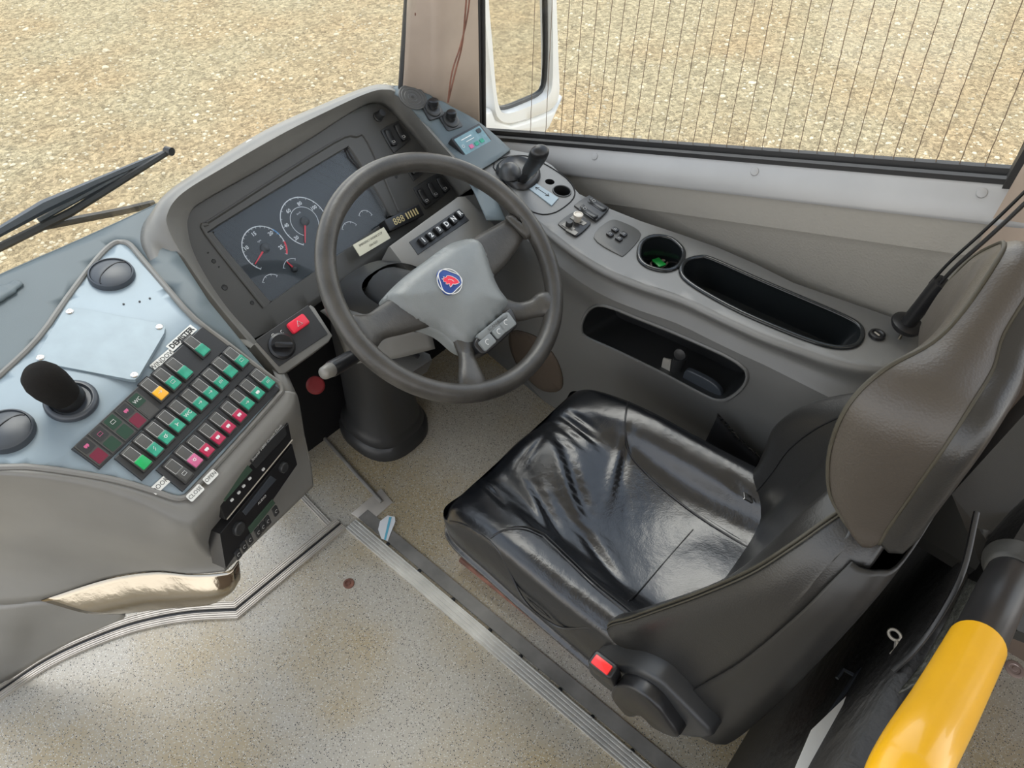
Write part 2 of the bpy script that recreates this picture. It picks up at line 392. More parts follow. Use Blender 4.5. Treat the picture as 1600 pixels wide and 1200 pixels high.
#@@SECTION setting
# ------------------------------------------------------------------ ground, floor, shell of the bus
b = MB(); b.prism(WORLD, [(-4, -6), (40, -6), (40, 40), (-12, 40), (-12, 3), (-4, 3)], -1.3, -1.0); struct(b, 'ground', 'gravel')
b = MB(); ico = bmesh.new(); bmesh.ops.create_icosphere(ico, subdivisions=1, radius=1)
iv = [v.co.copy() for v in ico.verts]; iff = [[v.index for v in f.verts] for f in ico.faces]; ico.free()
for i in range(5200):
    px, py = random.uniform(-60, 1660), random.uniform(-160, 420); p = PZ(px, py, -1.0)
    if p.x < 1.6 and p.y < 1.6: continue
    s_ = random.uniform(.008, .019)*(1.7 if random.random() < .04 else 1); R = Matrix.Rotation(random.uniform(0, 6), 3, V3((random.random(), random.random(), random.random())).normalized())
    sc = V3((random.uniform(.7, 1.3), random.uniform(.7, 1.2), random.uniform(.45, .8)))
    b.add([p+V3((q.x*sc.x, q.y*sc.y, q.z*sc.z))*s_ for q in [R@v for v in iv]], iff)
o = b.build('gravel_stone', mat('pebble', (.62, .53, .37), .95, spec=.1, vary=(1.3, .35)), kind='stuff', smooth=0)
tag(o, 'loose pale pebbles scattered over the sandy gravel yard outside the bus', 'gravel')

# floor with the step edge
b = MB(); b.prism(WORLD, [(-1.1, -1.6), (1.5, -1.6), (1.5, 1.36), (-1.1, 1.36)], -.06, 0); struct(b, 'floor', 'floor')
# longitudinal trim: ridged aluminium profile + dark flange with screws
def strip(p0, p1, w0, w1, prof, mat_, name, miter0=0, miter1=0):
    p0, p1 = V3(p0), V3(p1); d = (p1-p0).normalized(); n = V3((d.y, -d.x, 0)); G = []
    for p, mi in ((p0, miter0), (p1, miter1)):
        G.append([p+n*q+d*(mi*q)+V3((0, 0, h)) for q, h in prof])
    b = MB(); b.grid(G); return struct(b, name, mat_, smooth=20)
def ridges(wd, n, h, base=0.001):
    out = [(0, 0), (0, h)]
    for i in range(n):
        a = wd*(i+.5)/n; e = wd*.22/n
        out += [(a-e*1.2, h), (a-e, h-.0022), (a+e, h-.0022), (a+e*1.2, h)]
    return out+[(wd, h), (wd, 0)]
P_c = PZ(541, 826, 0); P_e = V3((.516, .0, 0))
strip((.490, 1.012, 0), (.500, -1.5, 0), 0, 0, [(-q, h) for q, h in ridges(.036, 4, .008)], 'alu', 'trim_1')
strip((.535, 1.012, 0), (.545, -1.5, 0), 0, 0, [(-q+.0, h) for q, h in [(0, 0), (0, .005), (.033, .005), (.034, 0)]], 'flange', 'trim_2')
# lateral double trim, then curving forward-left
def curve_strip(pts, prof, name, mat_):
    pts = [V3(p) for p in pts]; G = []
    for i, p in enumerate(pts):
        d0 = (p-pts[i-1]).normalized() if i else (pts[1]-pts[0]).normalized(); d1 = (pts[i+1]-p).normalized() if i < len(pts)-1 else d0
        d = (d0+d1).normalized(); n = V3((-d.y, d.x, 0)); k = 1/max(n.dot(V3((-d0.y, d0.x, 0))), .5)
        G.append([p+n*q*k+V3((0, 0, h)) for q, h in prof])
    b = MB(); b.grid(G); return struct(b, name, mat_, smooth=20)
cpx = [(541, 826), (372, 967), (290, 972), (215, 987), (150, 1010), (85, 1040), (30, 1075), (-40, 1125), (-120, 1190)]
cp = [PZ(*p, 0) for p in cpx]; cp = [cp[0]]+spline(cp[1:], 6)
curve_strip(cp, [(-q, h) for q, h in ridges(.017, 3, .007)], 'trim_3', 'trim')
curve_strip([p+V3((0, 0, 0)) for p in cp], [(-.0175-q, h) for q, h in [(0, 0), (0, .002), (.009, .002), (.009, 0)]], 'trim_4', 'rubber')
curve_strip(cp, [(-.027-q, h) for q, h in ridges(.017, 3, .007)], 'trim_5', 'trim')
strip((.462, 1.055, 0), (.474, 1.22, 0), 0, 0, ridges(.014, 2, .006), 'trim', 'trim_6')
# floor anchors (turnbuckle caps) and screws
for (px, py, r, lab) in ((545, 912, .014, 'small round rusty fixing cap in the grey floor left of the trim'), (1585, 1046, .021, 'round floor anchor plate with dark centre hole behind the yellow handrail')):
    p = PZ(px, py, 0); b = MB(); fr = Fr(p, (1, 0, 0), (0, 1, 0), (0, 0, 1))
    b.lathe(fr, [(r, 0), (r, .002), (r*.9, .003), (r*.62, .003), (r*.55, .0012), (r*.3, .0012), (r*.25, .003), (0, .003)]); o = b.build('floor_cap', M['rust'] if px < 800 else M['keym']); tag(o, lab, 'floor fitting')
for i, (px, py) in enumerate(((602, 854), (650, 897), (703, 942), (761, 990), (808, 1032), (870, 1084), (920, 1128), (982, 1182))):
    p = PZ(px, py, .005); p.x = .531; b = MB(); b.lathe(Fr(p, (1, 0, 0), (0, 1, 0), (0, 0, 1)), [(.0052, 0), (.0052, .001), (.003, .0022), (0, .0022)], 14)
    o = b.build('screw', 'black'); tag(o, 'small dark screw head in the dark flange beside the ridged floor trim', 'screw', 'screws along the floor trim')
# recessed hatch edges near the column
b = MB(); q = [PZ(*p, 0) for p in ((480, 655), (520, 700), (560, 745), (597, 786))]
b.tube([p+V3((0, 0, .004)) for p in q], .006, 8); struct(b, 'trim_7', 'flange')
b = MB(); q = [PZ(*p, 0) for p in ((549, 803), (596, 764), (614, 785), (576, 820))]; b.prism(WORLD, [(p.x, p.y) for p in q], 0, .004, .002); struct(b, 'trim_8', 'trim')
# paper scrap
q = [(591, 828), (594, 815), (606, 806), (617, 808), (618, 815), (610, 835), (606, 846), (596, 842)]
b = MB(); pp = [PZ(*p, .004) for p in q]; b.prism(WORLD, [(p.x, p.y) for p in pp], .0045, .0065)
pt = thing('paper_scrap', 'torn white scrap of paper with blue stripe on the floor by the trim corner', 'paper', pp[0].lerp(pp[4], .5)-V3((0, 0, .0)))
b.build('sheet', 'paper', pt)
b = MB(); qq = [PZ(*p, .0068) for p in ((608, 808), (612, 808), (603, 844), (600, 843))]; b.prism(WORLD, [(p.x, p.y) for p in qq], .0066, .007); b.build('stripe', 'pblue', pt)

# roof and far-side shell (out of view, shade the cabin as a real coach does)
b = MB(); b.prism(WORLD, [(-1.15, -2.4), (1.42, -2.4), (1.42, 1.2), (-1.15, 1.2)], 2.5, 2.55); struct(b, 'ceiling', mat('ceiling_vinyl', (.72, .70, .66), .7))
b = MB(); b.prism(WORLD, [(-1.15, -2.4), (-1.1, -2.4), (-1.1, .55), (-1.15, .55)], -.5, .95); struct(b, 'wall_left', 'cloth')
b = MB(); b.prism(WORLD, [(-1.15, -2.45), (1.42, -2.45), (1.42, -2.4), (-1.15, -2.4)], -.5, 1.1); struct(b, 'wall_back', 'cloth')

# side wall with sloping window sill
def sillz(y): return .756+(1.03-y)*.274
XW = 1.35
ys = [-.75, -.4, -.1, .1, .3, .5, .7, .9, 1.05, 1.2, 1.36]
prof = lambda y: [(1.335, .0), (1.335, .55), (1.332, sillz(y)-.150), (1.322, sillz(y)-.128), (1.322, sillz(y)-.062), (1.318, sillz(y)-.055)]
b = MB(); b.grid([[V3((x, y, max(z, 0) if i < 2 else max(z, .56+i*.0005))) for i, (x, z) in enumerate(prof(y))] for y in ys]); struct(b, 'wall_right', 'wallp', smooth=25, solid=.03, off=1)
b = MB(); b.grid([[V3((1.314, y, sillz(y)-.058)), V3((1.312, y, sillz(y)-.050)), V3((1.345, y, sillz(y)-.004)), V3((1.352, y, sillz(y)))] for y in ys]); struct(b, 'trim_9', 'sill', smooth=60)
for (px, py) in ((927, 257), (1175, 281), (1525, 318)):
    p = PX(px, py, 1.335); p.z = sillz(p.y)-.012; p.x = 1.338; b = MB(); b.lathe(axis_frame(p, (-.8, 0, .55)), [(.009, 0), (.008, .002), (0, .0035)], 16)
    tag(b.build('rivet', 'sill'), 'flat grey rivet head on the pale window sill rail', 'rivet', 'rivets on the sill rail')
b = MB(); G = []
for y in ys:
    z = sillz(y); G.append([V3((1.352, y, z)), V3((1.352, y, z+.010)), V3((1.362, y, z+.012)), V3((1.366, y, z+.004)), V3((1.372, y, z+.004)), V3((1.374, y, z+.020)), V3((1.385, y, z+.022)), V3((1.39, y, z-.02))])
b.grid(G); struct(b, 'window_frame', 'rubber') if False else b.build('window_1', 'rubber', kind='structure')
# glass of side window
gl = MB(); gl.prism(Fr((1.380, 0, 0), (0, 1, 0), (0, 0, 1), (1, 0, 0)), [(1.36, sillz(1.36)), (-.75, sillz(-.75)), (-.75, 2.3), (1.36, 2.3)], 0, .004); gl.build('window_1_pane', 'glass', kind='structure', smooth=0)
# demister wires: thin dark verticals in the side glass
wires = MB()
tops = [(836, -.035), (863, -.05), (890, -.067), (911, -.080), (934, -.1), (957, -.112), (977, -.125), (1000, -.14), (1023, -.152), (1048, -.163), (1073, -.17), (1098, -.177), (1124, -.183), (1152, -.19), (1180, -.196), (1208, -.20), (1238, -.205), (1268, -.213), (1301, -.225), (1334, -.24), (1367, -.258), (1402, -.278), (1438, -.298), (1475, -.32), (1514, -.34), (1554, -.362), (1598, -.385), (1645, -.41), (1695, -.43)]
for i, (x0, s_) in enumerate(tops):
    a = PX(x0, 0, 1.3785); c = PX(x0+s_*230, 230, 1.3785); d = (a-c)/(a.z-c.z)
    for _ in range(8): c = c+d*((sillz(c.y)+.012)-c.z)
    e = a+d*(2.2-a.z)
    m_ = [c.lerp(e, k/90) for k in range(91)]
    m_ = [p+V3((0, .0004*math.sin(k*2.1+i), 0)) for k, p in enumerate(m_)]
    wires.tube(m_, .0008, 5)
wires.build('window_1_wires', mat('wire', (.16, .11, .07), .6), kind='structure')

# windscreen and pillar
b = MB(); G = []
for x in [-1.1+.12*i for i in range(20)]+[1.24]:
    yo = 1.372-.04*((x-.2)/1.0)**2*.6
    G.append([V3((x, yo+.045, .80)), V3((x, yo, .95)), V3((x, yo-.12, 1.5)), V3((x, yo-.22, 2.3))])
b.grid(G); b.build('window_2', 'glass', kind='structure', solid=.005)
def pline(pxs, pl): return [pl(*p) for p in pxs]
A0, A1 = PY(628, 140, 1.345), PY(646, -120, 1.345); A0b = A0+(A0-A1).normalized()*.03
B0, B1 = PX(741, 190, 1.345), PX(735, -120, 1.345); B0b = B0+(B0-B1).normalized()*.06
def ext(a, b_, k): return a+(b_-a)*k
A2, B2 = ext(A0b, A1, 2.6), ext(B0b, B1, 2.6)
M1, M2 = (A0b+B0b)/2+V3((-.03, -.03, 0)), (A2+B2)/2+V3((-.03, -.03, 0))
b = MB(); b.grid(patch([[A0b, M1.lerp(A0b, .3), M1, M1.lerp(B0b, .75), B0b], [A2, M2.lerp(A2, .3), M2, M2.lerp(B2, .75), B2]], 6, 5)); struct(b, 'trim_10', 'pillar', solid=.02, smooth=50)
b = MB(); b.tube([A0b, A2], .010, 8); b.tube([B0b+V3((.006, -.01, 0)), B2+V3((.006, -.01, 0))], .010, 8); b.tube([B0b+V3((.02, -.018, 0)), B2+V3((.02, -.018, 0))], .006, 8); struct(b, 'trim_11', 'rubber')
for (px, py, r) in ((652, 22, .007), (671, 33, .006)):
    p = PY(px, py, 1.33); p -= (p-CAM).normalized()*.02; bb = MB(); bb.lathe(axis_frame(p, (-.4, -.9, .1)), [(r, -.004), (r, .001), (r*.6, .0016), (0, .0016)], 12)
    tag(bb.build('hole_cap', 'rust'), 'small rust-brown screw spot high on the beige pillar', 'screw', 'rusty spots on the pillar')
b = MB()
c0 = [PY(*p, 1.16) for p in ((733, -60), (727, 20), (722, 70), (712, 110), (700, 160))]; b.tube(spline(c0, 6), .0022, 6)
b.tube(spline([p+V3((.012*math.sin(i*1.3+1), 0, .0)) for i, p in enumerate(c0)], 6), .002, 6)
tag(b.build('cable', 'rust'), 'pair of thin loose brown wires hanging down in front of the beige pillar', 'wire')
# exterior mirror
mt = thing('wing_mirror', 'white exterior wing mirror with tall glass seen through the side window', 'mirror', PX(800, 240, 1.62))
ym = 1.43
def MY(px, py, dy=0): return PY(px, py, ym+dy)
outer = [(748, -90), (752, 0), (757, 60), (764, 120), (770, 165), (776, 190), (800, 196), (840, 184), (866, 172), (876, 150), (874, 100), (870, 0), (868, -90)]
inner = [(762, -90), (765, 0), (770, 60), (774, 120), (779, 160), (784, 171), (800, 170), (830, 158), (848, 149), (857, 135), (860, 90), (860, 0), (860, -90)]
b = MB(); n_ = 60
Go = resample(spline([MY(*p) for p in outer], 6), n_); Gi = resample(spline([MY(*p, .0) for p in inner], 6), n_); Gb = [p+V3((0, .11, 0)) for p in Go]
rimg = [[p+V3((0, .17, 0))+(q-p)*.8 for p, q in zip(Go, Gi)], Gb, [p+V3((0, .01, 0)) for p in Go], [p.lerp(q, .2)+V3((0, -.004, 0)) for p, q in zip(Go, Gi)], [p.lerp(q, .8)+V3((0, -.003, 0)) for p, q in zip(Go, Gi)], [p+V3((0, .03, 0)) for p in Gi]]
b.grid(rimg); b.build('housing', 'white', mt, smooth=50)
b = MB(); b.add([p+V3((0, .022, 0)) for p in Gi], [list(range(n_))]); g = b.build('mirror_glass', mat('mirror', (.9, .9, .88), .02, metal=1), mt, smooth=0)
b = MB(); b.tube([p+V3((0, .018, 0)) for p in Gi], .006, 6); b.build('gasket', 'dark', mt)
arm = [(880, 150), (860, 200), (840, 222), (800, 222), (760, 215), (742, 200), (742, 180), (770, 172), (776, 188), (800, 196), (840, 184), (866, 172)]
b = MB(); am = [MY(*p) for p in arm]; b.prism(Fr((0, ym, 0), (1, 0, 0), (0, 0, 1), (0, -1, 0)), [(p.x, p.z) for p in am], -.16, .0, .012); b.build('arm', 'white', mt, smooth=50)
# wiper outside the windscreen
wt = thing('wiper', 'black windscreen wiper lying across the lower left of the windscreen', 'wiper', PY(190, 330, 1.50))
b = MB(); b.tube([PY(-60, 416, 1.47), PY(110, 332, 1.47), PY(265, 236, 1.47)], [.008, .008, .006], 6); b.build('blade', 'rubber', wt)
b = MB(); b.tube([PY(-60, 396, 1.48), PY(70, 322, 1.48), PY(150, 285, 1.48), PY(258, 238, 1.48)], [.006, .012, .008, .005], 6); b.tube([PY(60, 345, 1.478), PY(200, 268, 1.478)], .005, 6); b.build('blade_frame', 'vent', wt)
b = MB(); b.tube([PY(65, 354, 1.49), PY(190, 330, 1.49), PY(240, 318, 1.50)], .0085, 8); b.build('wiper_arm', 'dark', wt)
b = MB(); p = PY(264, 236, 1.468); b.lathe(axis_frame(p, (.3, -1, 0)), [(.009, -.008), (.009, .008), (0, .009)], 10); b.build('end_cap', 'black', wt)
#@@SECTION dash
# ------------------------------------------------------------------ dashboard
def smin(a, b_, k=.035):
    h = max(k-abs(a-b_), 0)/k; return min(a, b_)-h*h*k*.25
def S1(x, y):
    t = -.2955*x+.9553*y
    return max(smin(.719+.91*(t-.802), .835+.22*(t-1.006)), .60)
def S2(x, y): return min(.80+.25*(y-1.2)+.6*max(y-1.22, 0), .882)
dash = thing('dashboard', 'grey moulded driver dashboard running under the windscreen', 'dashboard', (.5, 1.2, 0))
silver = [(190, 379), (204, 384), (222, 405), (262, 452), (305, 500), (372, 551), (424, 591), (437, 600), (440, 611), (432, 622), (360, 703), (300, 768), (288, 778), (272, 779), (240, 768), (185, 752), (120, 740), (40, 730), (-60, 727), (-60, 640), (0, 588), (60, 530), (105, 467), (150, 408), (174, 384)]
sp = [PS(*p, S1) for p in silver]; so = [(p.x, p.y) for p in spline(sp, 3, True)]
b = MB(); cdt(b, so, [], .02, lambda x, y: V3((x, y, S1(x, y)+.001)))
b.build('faceplate', 'silver', dash, smooth=60, solid=.004, label='pale silver-blue faceplate of the left dash wing')
# bead around the faceplate
b = MB(); b.tube([V3((x, y, S1(x, y)+.001)) for x, y in so], .0055, 8, closed=True); b.build('faceplate_border', 'dash', dash)
# dash top left of binnacle (between faceplate, windscreen and binnacle)
topL = [(-160, 505), (0, 428), (125, 373), (250, 315), (330, 272), (400, 232), (405, 238), (340, 272), (285, 308), (262, 335), (258, 365), (284, 405), (326, 470), (390, 548), (440, 608)] + silver[7:0:-1] + [(190, 379)] + silver[:-6:-1] + [(-60, 640), (-160, 700)]
tp = [PS(*p, S1) for p in topL]; b = MB()
cdt(b, [(p.x, p.y) for p in tp], [], .03, lambda x, y: V3((x, y, S1(x, y)-.001)))
# front lip of dash down to windscreen base
edge = [PS(*p, S1) for p in topL[:6]]+[PS(*p, S2) for p in ((470, 196), (540, 160), (600, 137), (625, 134), (665, 143), (705, 166), (742, 186), (775, 212), (798, 234))]
es_ = spline(edge, 4); b.grid([[p for p in es_], [p+V3((0, .006, -.008)) for p in es_], [p+V3((0, .012, -.10)) for p in es_]])
topR = [(600, 137), (625, 134), (665, 143), (705, 166), (742, 186), (775, 212), (798, 234), (775, 252), (752, 266), (770, 300), (790, 345), (760, 345), (740, 300), (714, 256), (676, 210), (630, 156)]
tr_ = [PS(*p, S2) for p in topR]; cdt(b, [(p.x, p.y) for p in tr_], [], .03, lambda x, y: V3((x, y, S2(x, y))))
b.build('top_cover', 'dash_top', dash, smooth=50, solid=.003)
b = MB(); b.tube(spline([PS(-40, 478, S1), PS(-5, 462, S1), PS(18, 449, S1), PS(30, 440, S1)], 5), [.020]*6+[.018]*4+[.013]*5+[.006], 14, flat=.35); b.build('demister_duct', 'dash_top', dash, smooth=70)
# pod body : rim -> walls -> floor
rim = [(-60, 727), (40, 730), (120, 740), (185, 752), (240, 768), (272, 779), (288, 779), (300, 770), (360, 705), (432, 624), (440, 611)]
r1 = [(-70, 737), (38, 741), (118, 751), (182, 765), (236, 783), (274, 798), (298, 800), (314, 790), (374, 720), (446, 638), (456, 612)]
r2 = [(-75, 748), (36, 754), (115, 766), (178, 783), (232, 803), (272, 822), (300, 830), (322, 812), (380, 742), (454, 656), (466, 622)]
def S1o(dz): return lambda x, y: S1(x, y)+dz
G = [[PS(*p, S1o(0)) for p in rim], [PS(*p, S1o(.003)) for p in r1]]
row2 = []
for p in r2:
    q = PS(*p, S1o(-.02)); row2.append(q)
G.append(row2)
# walls: reach pixel targets at given heights
w1 = [((-80, 800), .68), ((30, 806), .68), ((110, 815), .67), ((175, 830), .64), ((228, 848), .60), ((278, 858), .57), ((318, 860), .545)]
w2 = [((-90, 880), .47), ((20, 880), .47), ((105, 878), .47), ((175, 877), .475), ((230, 878), .48), ((290, 885), .47), ((345, 880), .48)]
w3 = [((-100, 950), .33), ((10, 945), .34), ((70, 937), .35), ((165, 905), .40), ((240, 893), .43), ((300, 897), .445), ((352, 893), .455)]
GL = [r[:7] for r in G]
for ww in (w1, w2, w3): GL.append([PZ(*p, z) for p, z in ww])
b = MB(); b.grid(patch(GL, 5, 5))
# radio side (right side) wall, with the corner columns of the rim shared
c1 = [PZ(318, 860, .545), PZ(345, 880, .48), PZ(352, 893, .455)]
GRr = [G[k][6:] for k in range(3)]
rightcol = [PZ(476, 680, .53), PZ(486, 725, .47), PZ(490, 760, .43)]
for k in range(3):
    a_, z_ = c1[k], rightcol[k]
    GRr.append([a_]+[a_.lerp(z_, t) for t in (.14, .5, .88, 1)])
b.grid(patch(GRr, 5, 6)); b.build('pod_shell', 'dash', dash, smooth=60, solid=.003)
# pod inner side towards the column (faces +x)
b = MB(); rc = [G[0][-1], G[1][-1], G[2][-1]]+rightcol
b.grid([rc, [p+V3((.035, .09, 0)) for p in rc], [p+V3((.02, .34, .0)) for p in rc]]); b.build('pod_side', 'dash', dash, solid=.003)
# chrome kick strip and dark lower shroud
ct = [((65, 937), .35), ((165, 905), .40), ((240, 893), .43), ((300, 897), .445), ((354, 893), .455), ((372, 876), .455)]
cb = [((190, 958), .28), ((235, 952), .31), ((275, 948), .34), ((322, 944), .36), ((346, 934), .375), ((357, 915), .385)]
t_ = [PZ(*p, z) for p, z in ct]; u_ = [PZ(*p, z) for p, z in cb]
b = MB(); b.grid(patch([t_, [(a*.5+c*.5)+V3((.0, -.018, .0)) for a, c in zip(t_, u_)], u_], 6, 6)); b.build('kick_strip', 'chrome', dash, smooth=70, solid=.003, label='shiny chrome kick strip')
s0 = [((-100, 952), .33), ((0, 943), .34), ((65, 938), .345), ((120, 941), .32), ((196, 960), .275)]
s1 = [((-100, 1000), .20), ((0, 1000), .20), ((60, 985), .20), ((120, 975), .22), ((196, 962), .262)]
s2 = [((-120, 1130), .0), ((0, 1068), .0), ((60, 1030), .06), ((120, 997), .13), ((190, 966), .24)]
b = MB(); b.grid(patch([[PZ(*p, z) for p, z in r] for r in (s0, s1, s2)], 6, 6)); b.build('lower_shroud', 'dash', dash, smooth=70, solid=.003)

# cover plate with four screws
pf = frame(PS(157, 535, S1o(.003)), 0, 0); 
S1n = lambda x, y: V3((-(S1(x+.01, y)-S1(x-.01, y))/.02, -(S1(x, y+.01)-S1(x, y-.01))/.02, 1)).normalized()
def sfr(px, py, dz=.002, dirpx=None):
    p = PS(px, py, S1o(dz)); n = S1n(p.x, p.y)
    q = PS(*(dirpx or (px+10, py-9)), S1o(dz)); x = (q-p); x -= n*x.dot(n); x.normalize(); return Fr(p, x, n.cross(x), n)
pf = sfr(157, 535, .002, (257, 540))
cpn = [pf.uv(*p, .003) for p in ((107, 480), (117, 480), (252, 505), (258, 512), (257, 520), (217, 588), (211, 593), (203, 593), (62, 566), (57, 560), (59, 551), (99, 485))]
b = MB(); b.prism(pf, cpn, -.004, .003, .0006); cpl = b.build('cover_plate', 'plate', dash, smooth=20, label='blank metal cover plate held by four screws')
for p in ((109, 487), (249, 511), (210, 586), (63, 559)):
    u, v = pf.uv(*p, .003); f2 = pf.at(u, v, .003); b = MB(); b.lathe(f2, [(.0062, 0), (.0062, .001), (.0045, .0022), (.002, .0022), (.0018, .001), (0, .001)], 16); b.build('screw', 'steel', cpl)
# small holes
for p in ((193, 475), (218, 471), (234, 466), (57, 608), (187, 543)):
    f2 = sfr(*p); b = MB(); b.lathe(f2, [(.0018, -.001), (.0018, .0006), (0, .0006)], 8); b.build('pin_hole', 'ink', dash)
# round air vents
def vent(f2, r, par, name='air_vent'):
    b = MB(); b.lathe(f2, [(r*1.0, -.004), (r*1.02, .004), (r*.97, .010), (r*.90, .011), (r*.87, .006)], 40); v = b.build(name, 'vent', par, smooth=50)
    b = MB(); b.lathe(f2, [(r*.87, .002), (r*.87, .009), (r*.5, .0135), (0, .0145)], 40); b.build('flap', 'vent', v, smooth=50)
    b = MB(); b.tube([f2.P(r*.84*math.cos(a), r*.84*math.sin(a)*.35-r*.12, .0145-.0045*(math.cos(a)**2)) for a in [PI*k/16 for k in range(17)]], .0012, 5); b.build('flap_ridge', 'black', v); return v
f2 = sfr(175, 431, .001); r_ = abs(f2.uv(211, 428)[0]-f2.uv(139, 432)[0])/2; 
vent(f2, .0385, dash); vent(sfr(11, 676, .001), .0385, dash)
# foam-capped knob on round base
f2 = sfr(112, 628, .001); b = MB(); b.lathe(f2, [(.0385, 0), (.0385, .006), (.034, .010), (.031, .010), (.028, .006)], 36); mic = b.build('microphone_base', 'vent', dash, smooth=50)
mo = thing('microphone', 'black foam capped microphone standing on the silver faceplate', 'microphone', f2.P(0, 0, .006))
up = (V3((-.25, -.05, 1))).normalized(); f3 = axis_frame(f2.P(0, 0, .004), up)
b = MB(); b.lathe(f3, [(.024, 0), (.025, .006), (.024, .018), (.022, .02)], 28); b.build('stem', 'black', mo)
b = MB(); b.lathe(f3, [(.0235, .012), (.0265, .03), (.029, .05), (.0285, .066), (.024, .080), (.015, .089), (0, .093)], 32); b.build('foam_cap', 'foam', mo, smooth=80)

# switch banks
BF = frame((.274, .924, .719), .3, .742)
BFn = .006
def bank(pxs, label):
    pts = [BF.uv(*p, BFn) for p in pxs]; c = BF.P(sum(p[0] for p in pts)/4, sum(p[1] for p in pts)/4, 0)
    t = thing('switch_bank', label, 'switch panel', c, 'switch banks on the left dash wing')
    b = MB(); b.prism(BF, pts, -.012, BFn, .0015); b.build('bezel', 'dark', t, smooth=20); return t
k1 = bank([(112.5, 700), (316, 510), (357, 541), (156, 733)], 'long black switch bank nearest the cover plate with one amber rocker')
k2 = bank([(179, 716), (357.5, 542.5), (398.5, 574.5), (222.5, 751)], 'middle black bank of ten green rocker switches')
k3 = bank([(244, 734), (397.5, 576), (437.5, 608), (286, 768)], 'black switch bank along the outer edge with red and green rockers')
def icon(mb, f, kind, h):
    s = .0035
    if kind == 'box': mb.tube([f.P(x*s, y*s*.7, h) for x, y in ((-1, -1), (1, -1), (1, 1), (-1, 1))], .0004, 4, True)
    elif kind == 'bolt': mb.tube([f.P(x*s, y*s, h) for x, y in ((.5, 1), (-.5, 0), (.5, 0), (-.5, -1))], .0005, 4)
    elif kind == 'fan': [mb.tube([f.P(0, 0, h), f.P(s*math.cos(a), s*math.sin(a), h)], .0007, 4) for a in (0, 2.1, 4.2)]
    elif kind == 'bus':
        mb.rbox(f, 0, 0, s*2.2, s*1.2, h-.0003, h, .001); mb.lathe(f.at(-s*.5, -s*.7), [(s*.3, h-.0003), (0, h)], 8); mb.lathe(f.at(s*.5, -s*.7), [(s*.3, h-.0003), (0, h)], 8)
    elif kind == 'lamp': arc(f, 0, 0, s*.6, 0, 2*PI, s*.3, h, mb, 16); [mb.tube([f.P(s*.9*math.cos(a), s*.9*math.sin(a), h), f.P(s*1.3*math.cos(a), s*1.3*math.sin(a), h)], .0003, 4) for a in (0, .8, 2.3, 3.1)]
    elif kind == 'arrow': mb.tube([f.P(-s, 0, h), f.P(s, 0, h)], .0005, 4); mb.tube([f.P(s*.3, s*.6, h), f.P(s, 0, h), f.P(s*.3, -s*.6, h)], .0005, 4)
    elif kind == 'WC': text_mb(mb, 'WC', f, .0085, h)
    elif kind == 'vert': [mb.tube([f.P(x*s, -s*.7, h), f.P(x*s+s*.2, s*.7, h)], .0004, 4) for x in (-.8, 0, .8)]
def rocker(par, px, py, lens, kind=None, w_=.0195, l_=.046):
    u, v = BF.uv(px, py, BFn); f = BF.at(u, v, BFn)
    b = MB(); b.rbox(f, 0, 0, w_+.003, l_+.003, -.003, .0012, .002); r = b.build('rocker_switch', 'black', par, smooth=30)
    tilt = .14
    fy = (f.y*math.cos(tilt)-f.n*math.sin(tilt)).normalized(); ft = Fr(f.P(0, 0, .0035), f.x, fy, f.x.cross(fy))
    b = MB(); b.rbox(ft, 0, 0, w_, l_, -.006, .002, .0015, .0008); b.build('key', 'panel', r, smooth=30)
    b = MB(); b.tube([ft.P(x, y, .0022) for x, y in ((-w_*.42, -.001), (-w_*.42, l_*.43), (w_*.42, l_*.43), (w_*.42, -.001))], .0004, 4, True); b.build('outline', 'print', r)
    b = MB(); b.rbox(ft, 0, -l_*.25, w_*.92, l_*.42, 0, .0055, .0012, .0012); L_ = b.build('lens', lens, r, smooth=30)
    if kind: b = MB(); icon(b, ft.at(0, -l_*.22), kind, .0058); b.build('icon', 'print', r)
B2 = [(560, 985), (635, 905), (705, 830), (775, 755), (845, 690), (920, 620), (985, 555), (1050, 490), (1110, 420), (1180, 355)]
I2 = [None, 'bolt', 'lamp', 'fan', 'WC', 'arrow', 'arrow', 'vert', None, 'box']
for i, (x, y) in enumerate(B2): rocker(k2, 80+x/4-7, 480+y/4-9, 'green2' if i == 0 else 'green', I2[i])
B3 = [(820, 1060), (885, 975), (960, 910), (1030, 835), (1095, 765), (1165, 695), (1215, 620), (1280, 555), (1345, 490)]
C3 = ['panel', 'pink', 'red', 'red', 'red', 'red', 'green', 'green', 'green']
I3 = ['box', 'lamp', 'bus', 'bus', 'bus', 'bus', 'arrow', 'bus', 'vert']
for i, (x, y) in enumerate(B3): rocker(k3, 80+x/4-7, 480+y/4-9, C3[i], I3[i])
for (x, y, c, k) in ((935, 285, 'green', None), (825, 425, 'green', None), (750, 490, 'green', 'box'), (670, 555, 'amber', 'arrow')): rocker(k1, 80+x/4-7, 480+y/4-9, c, k)
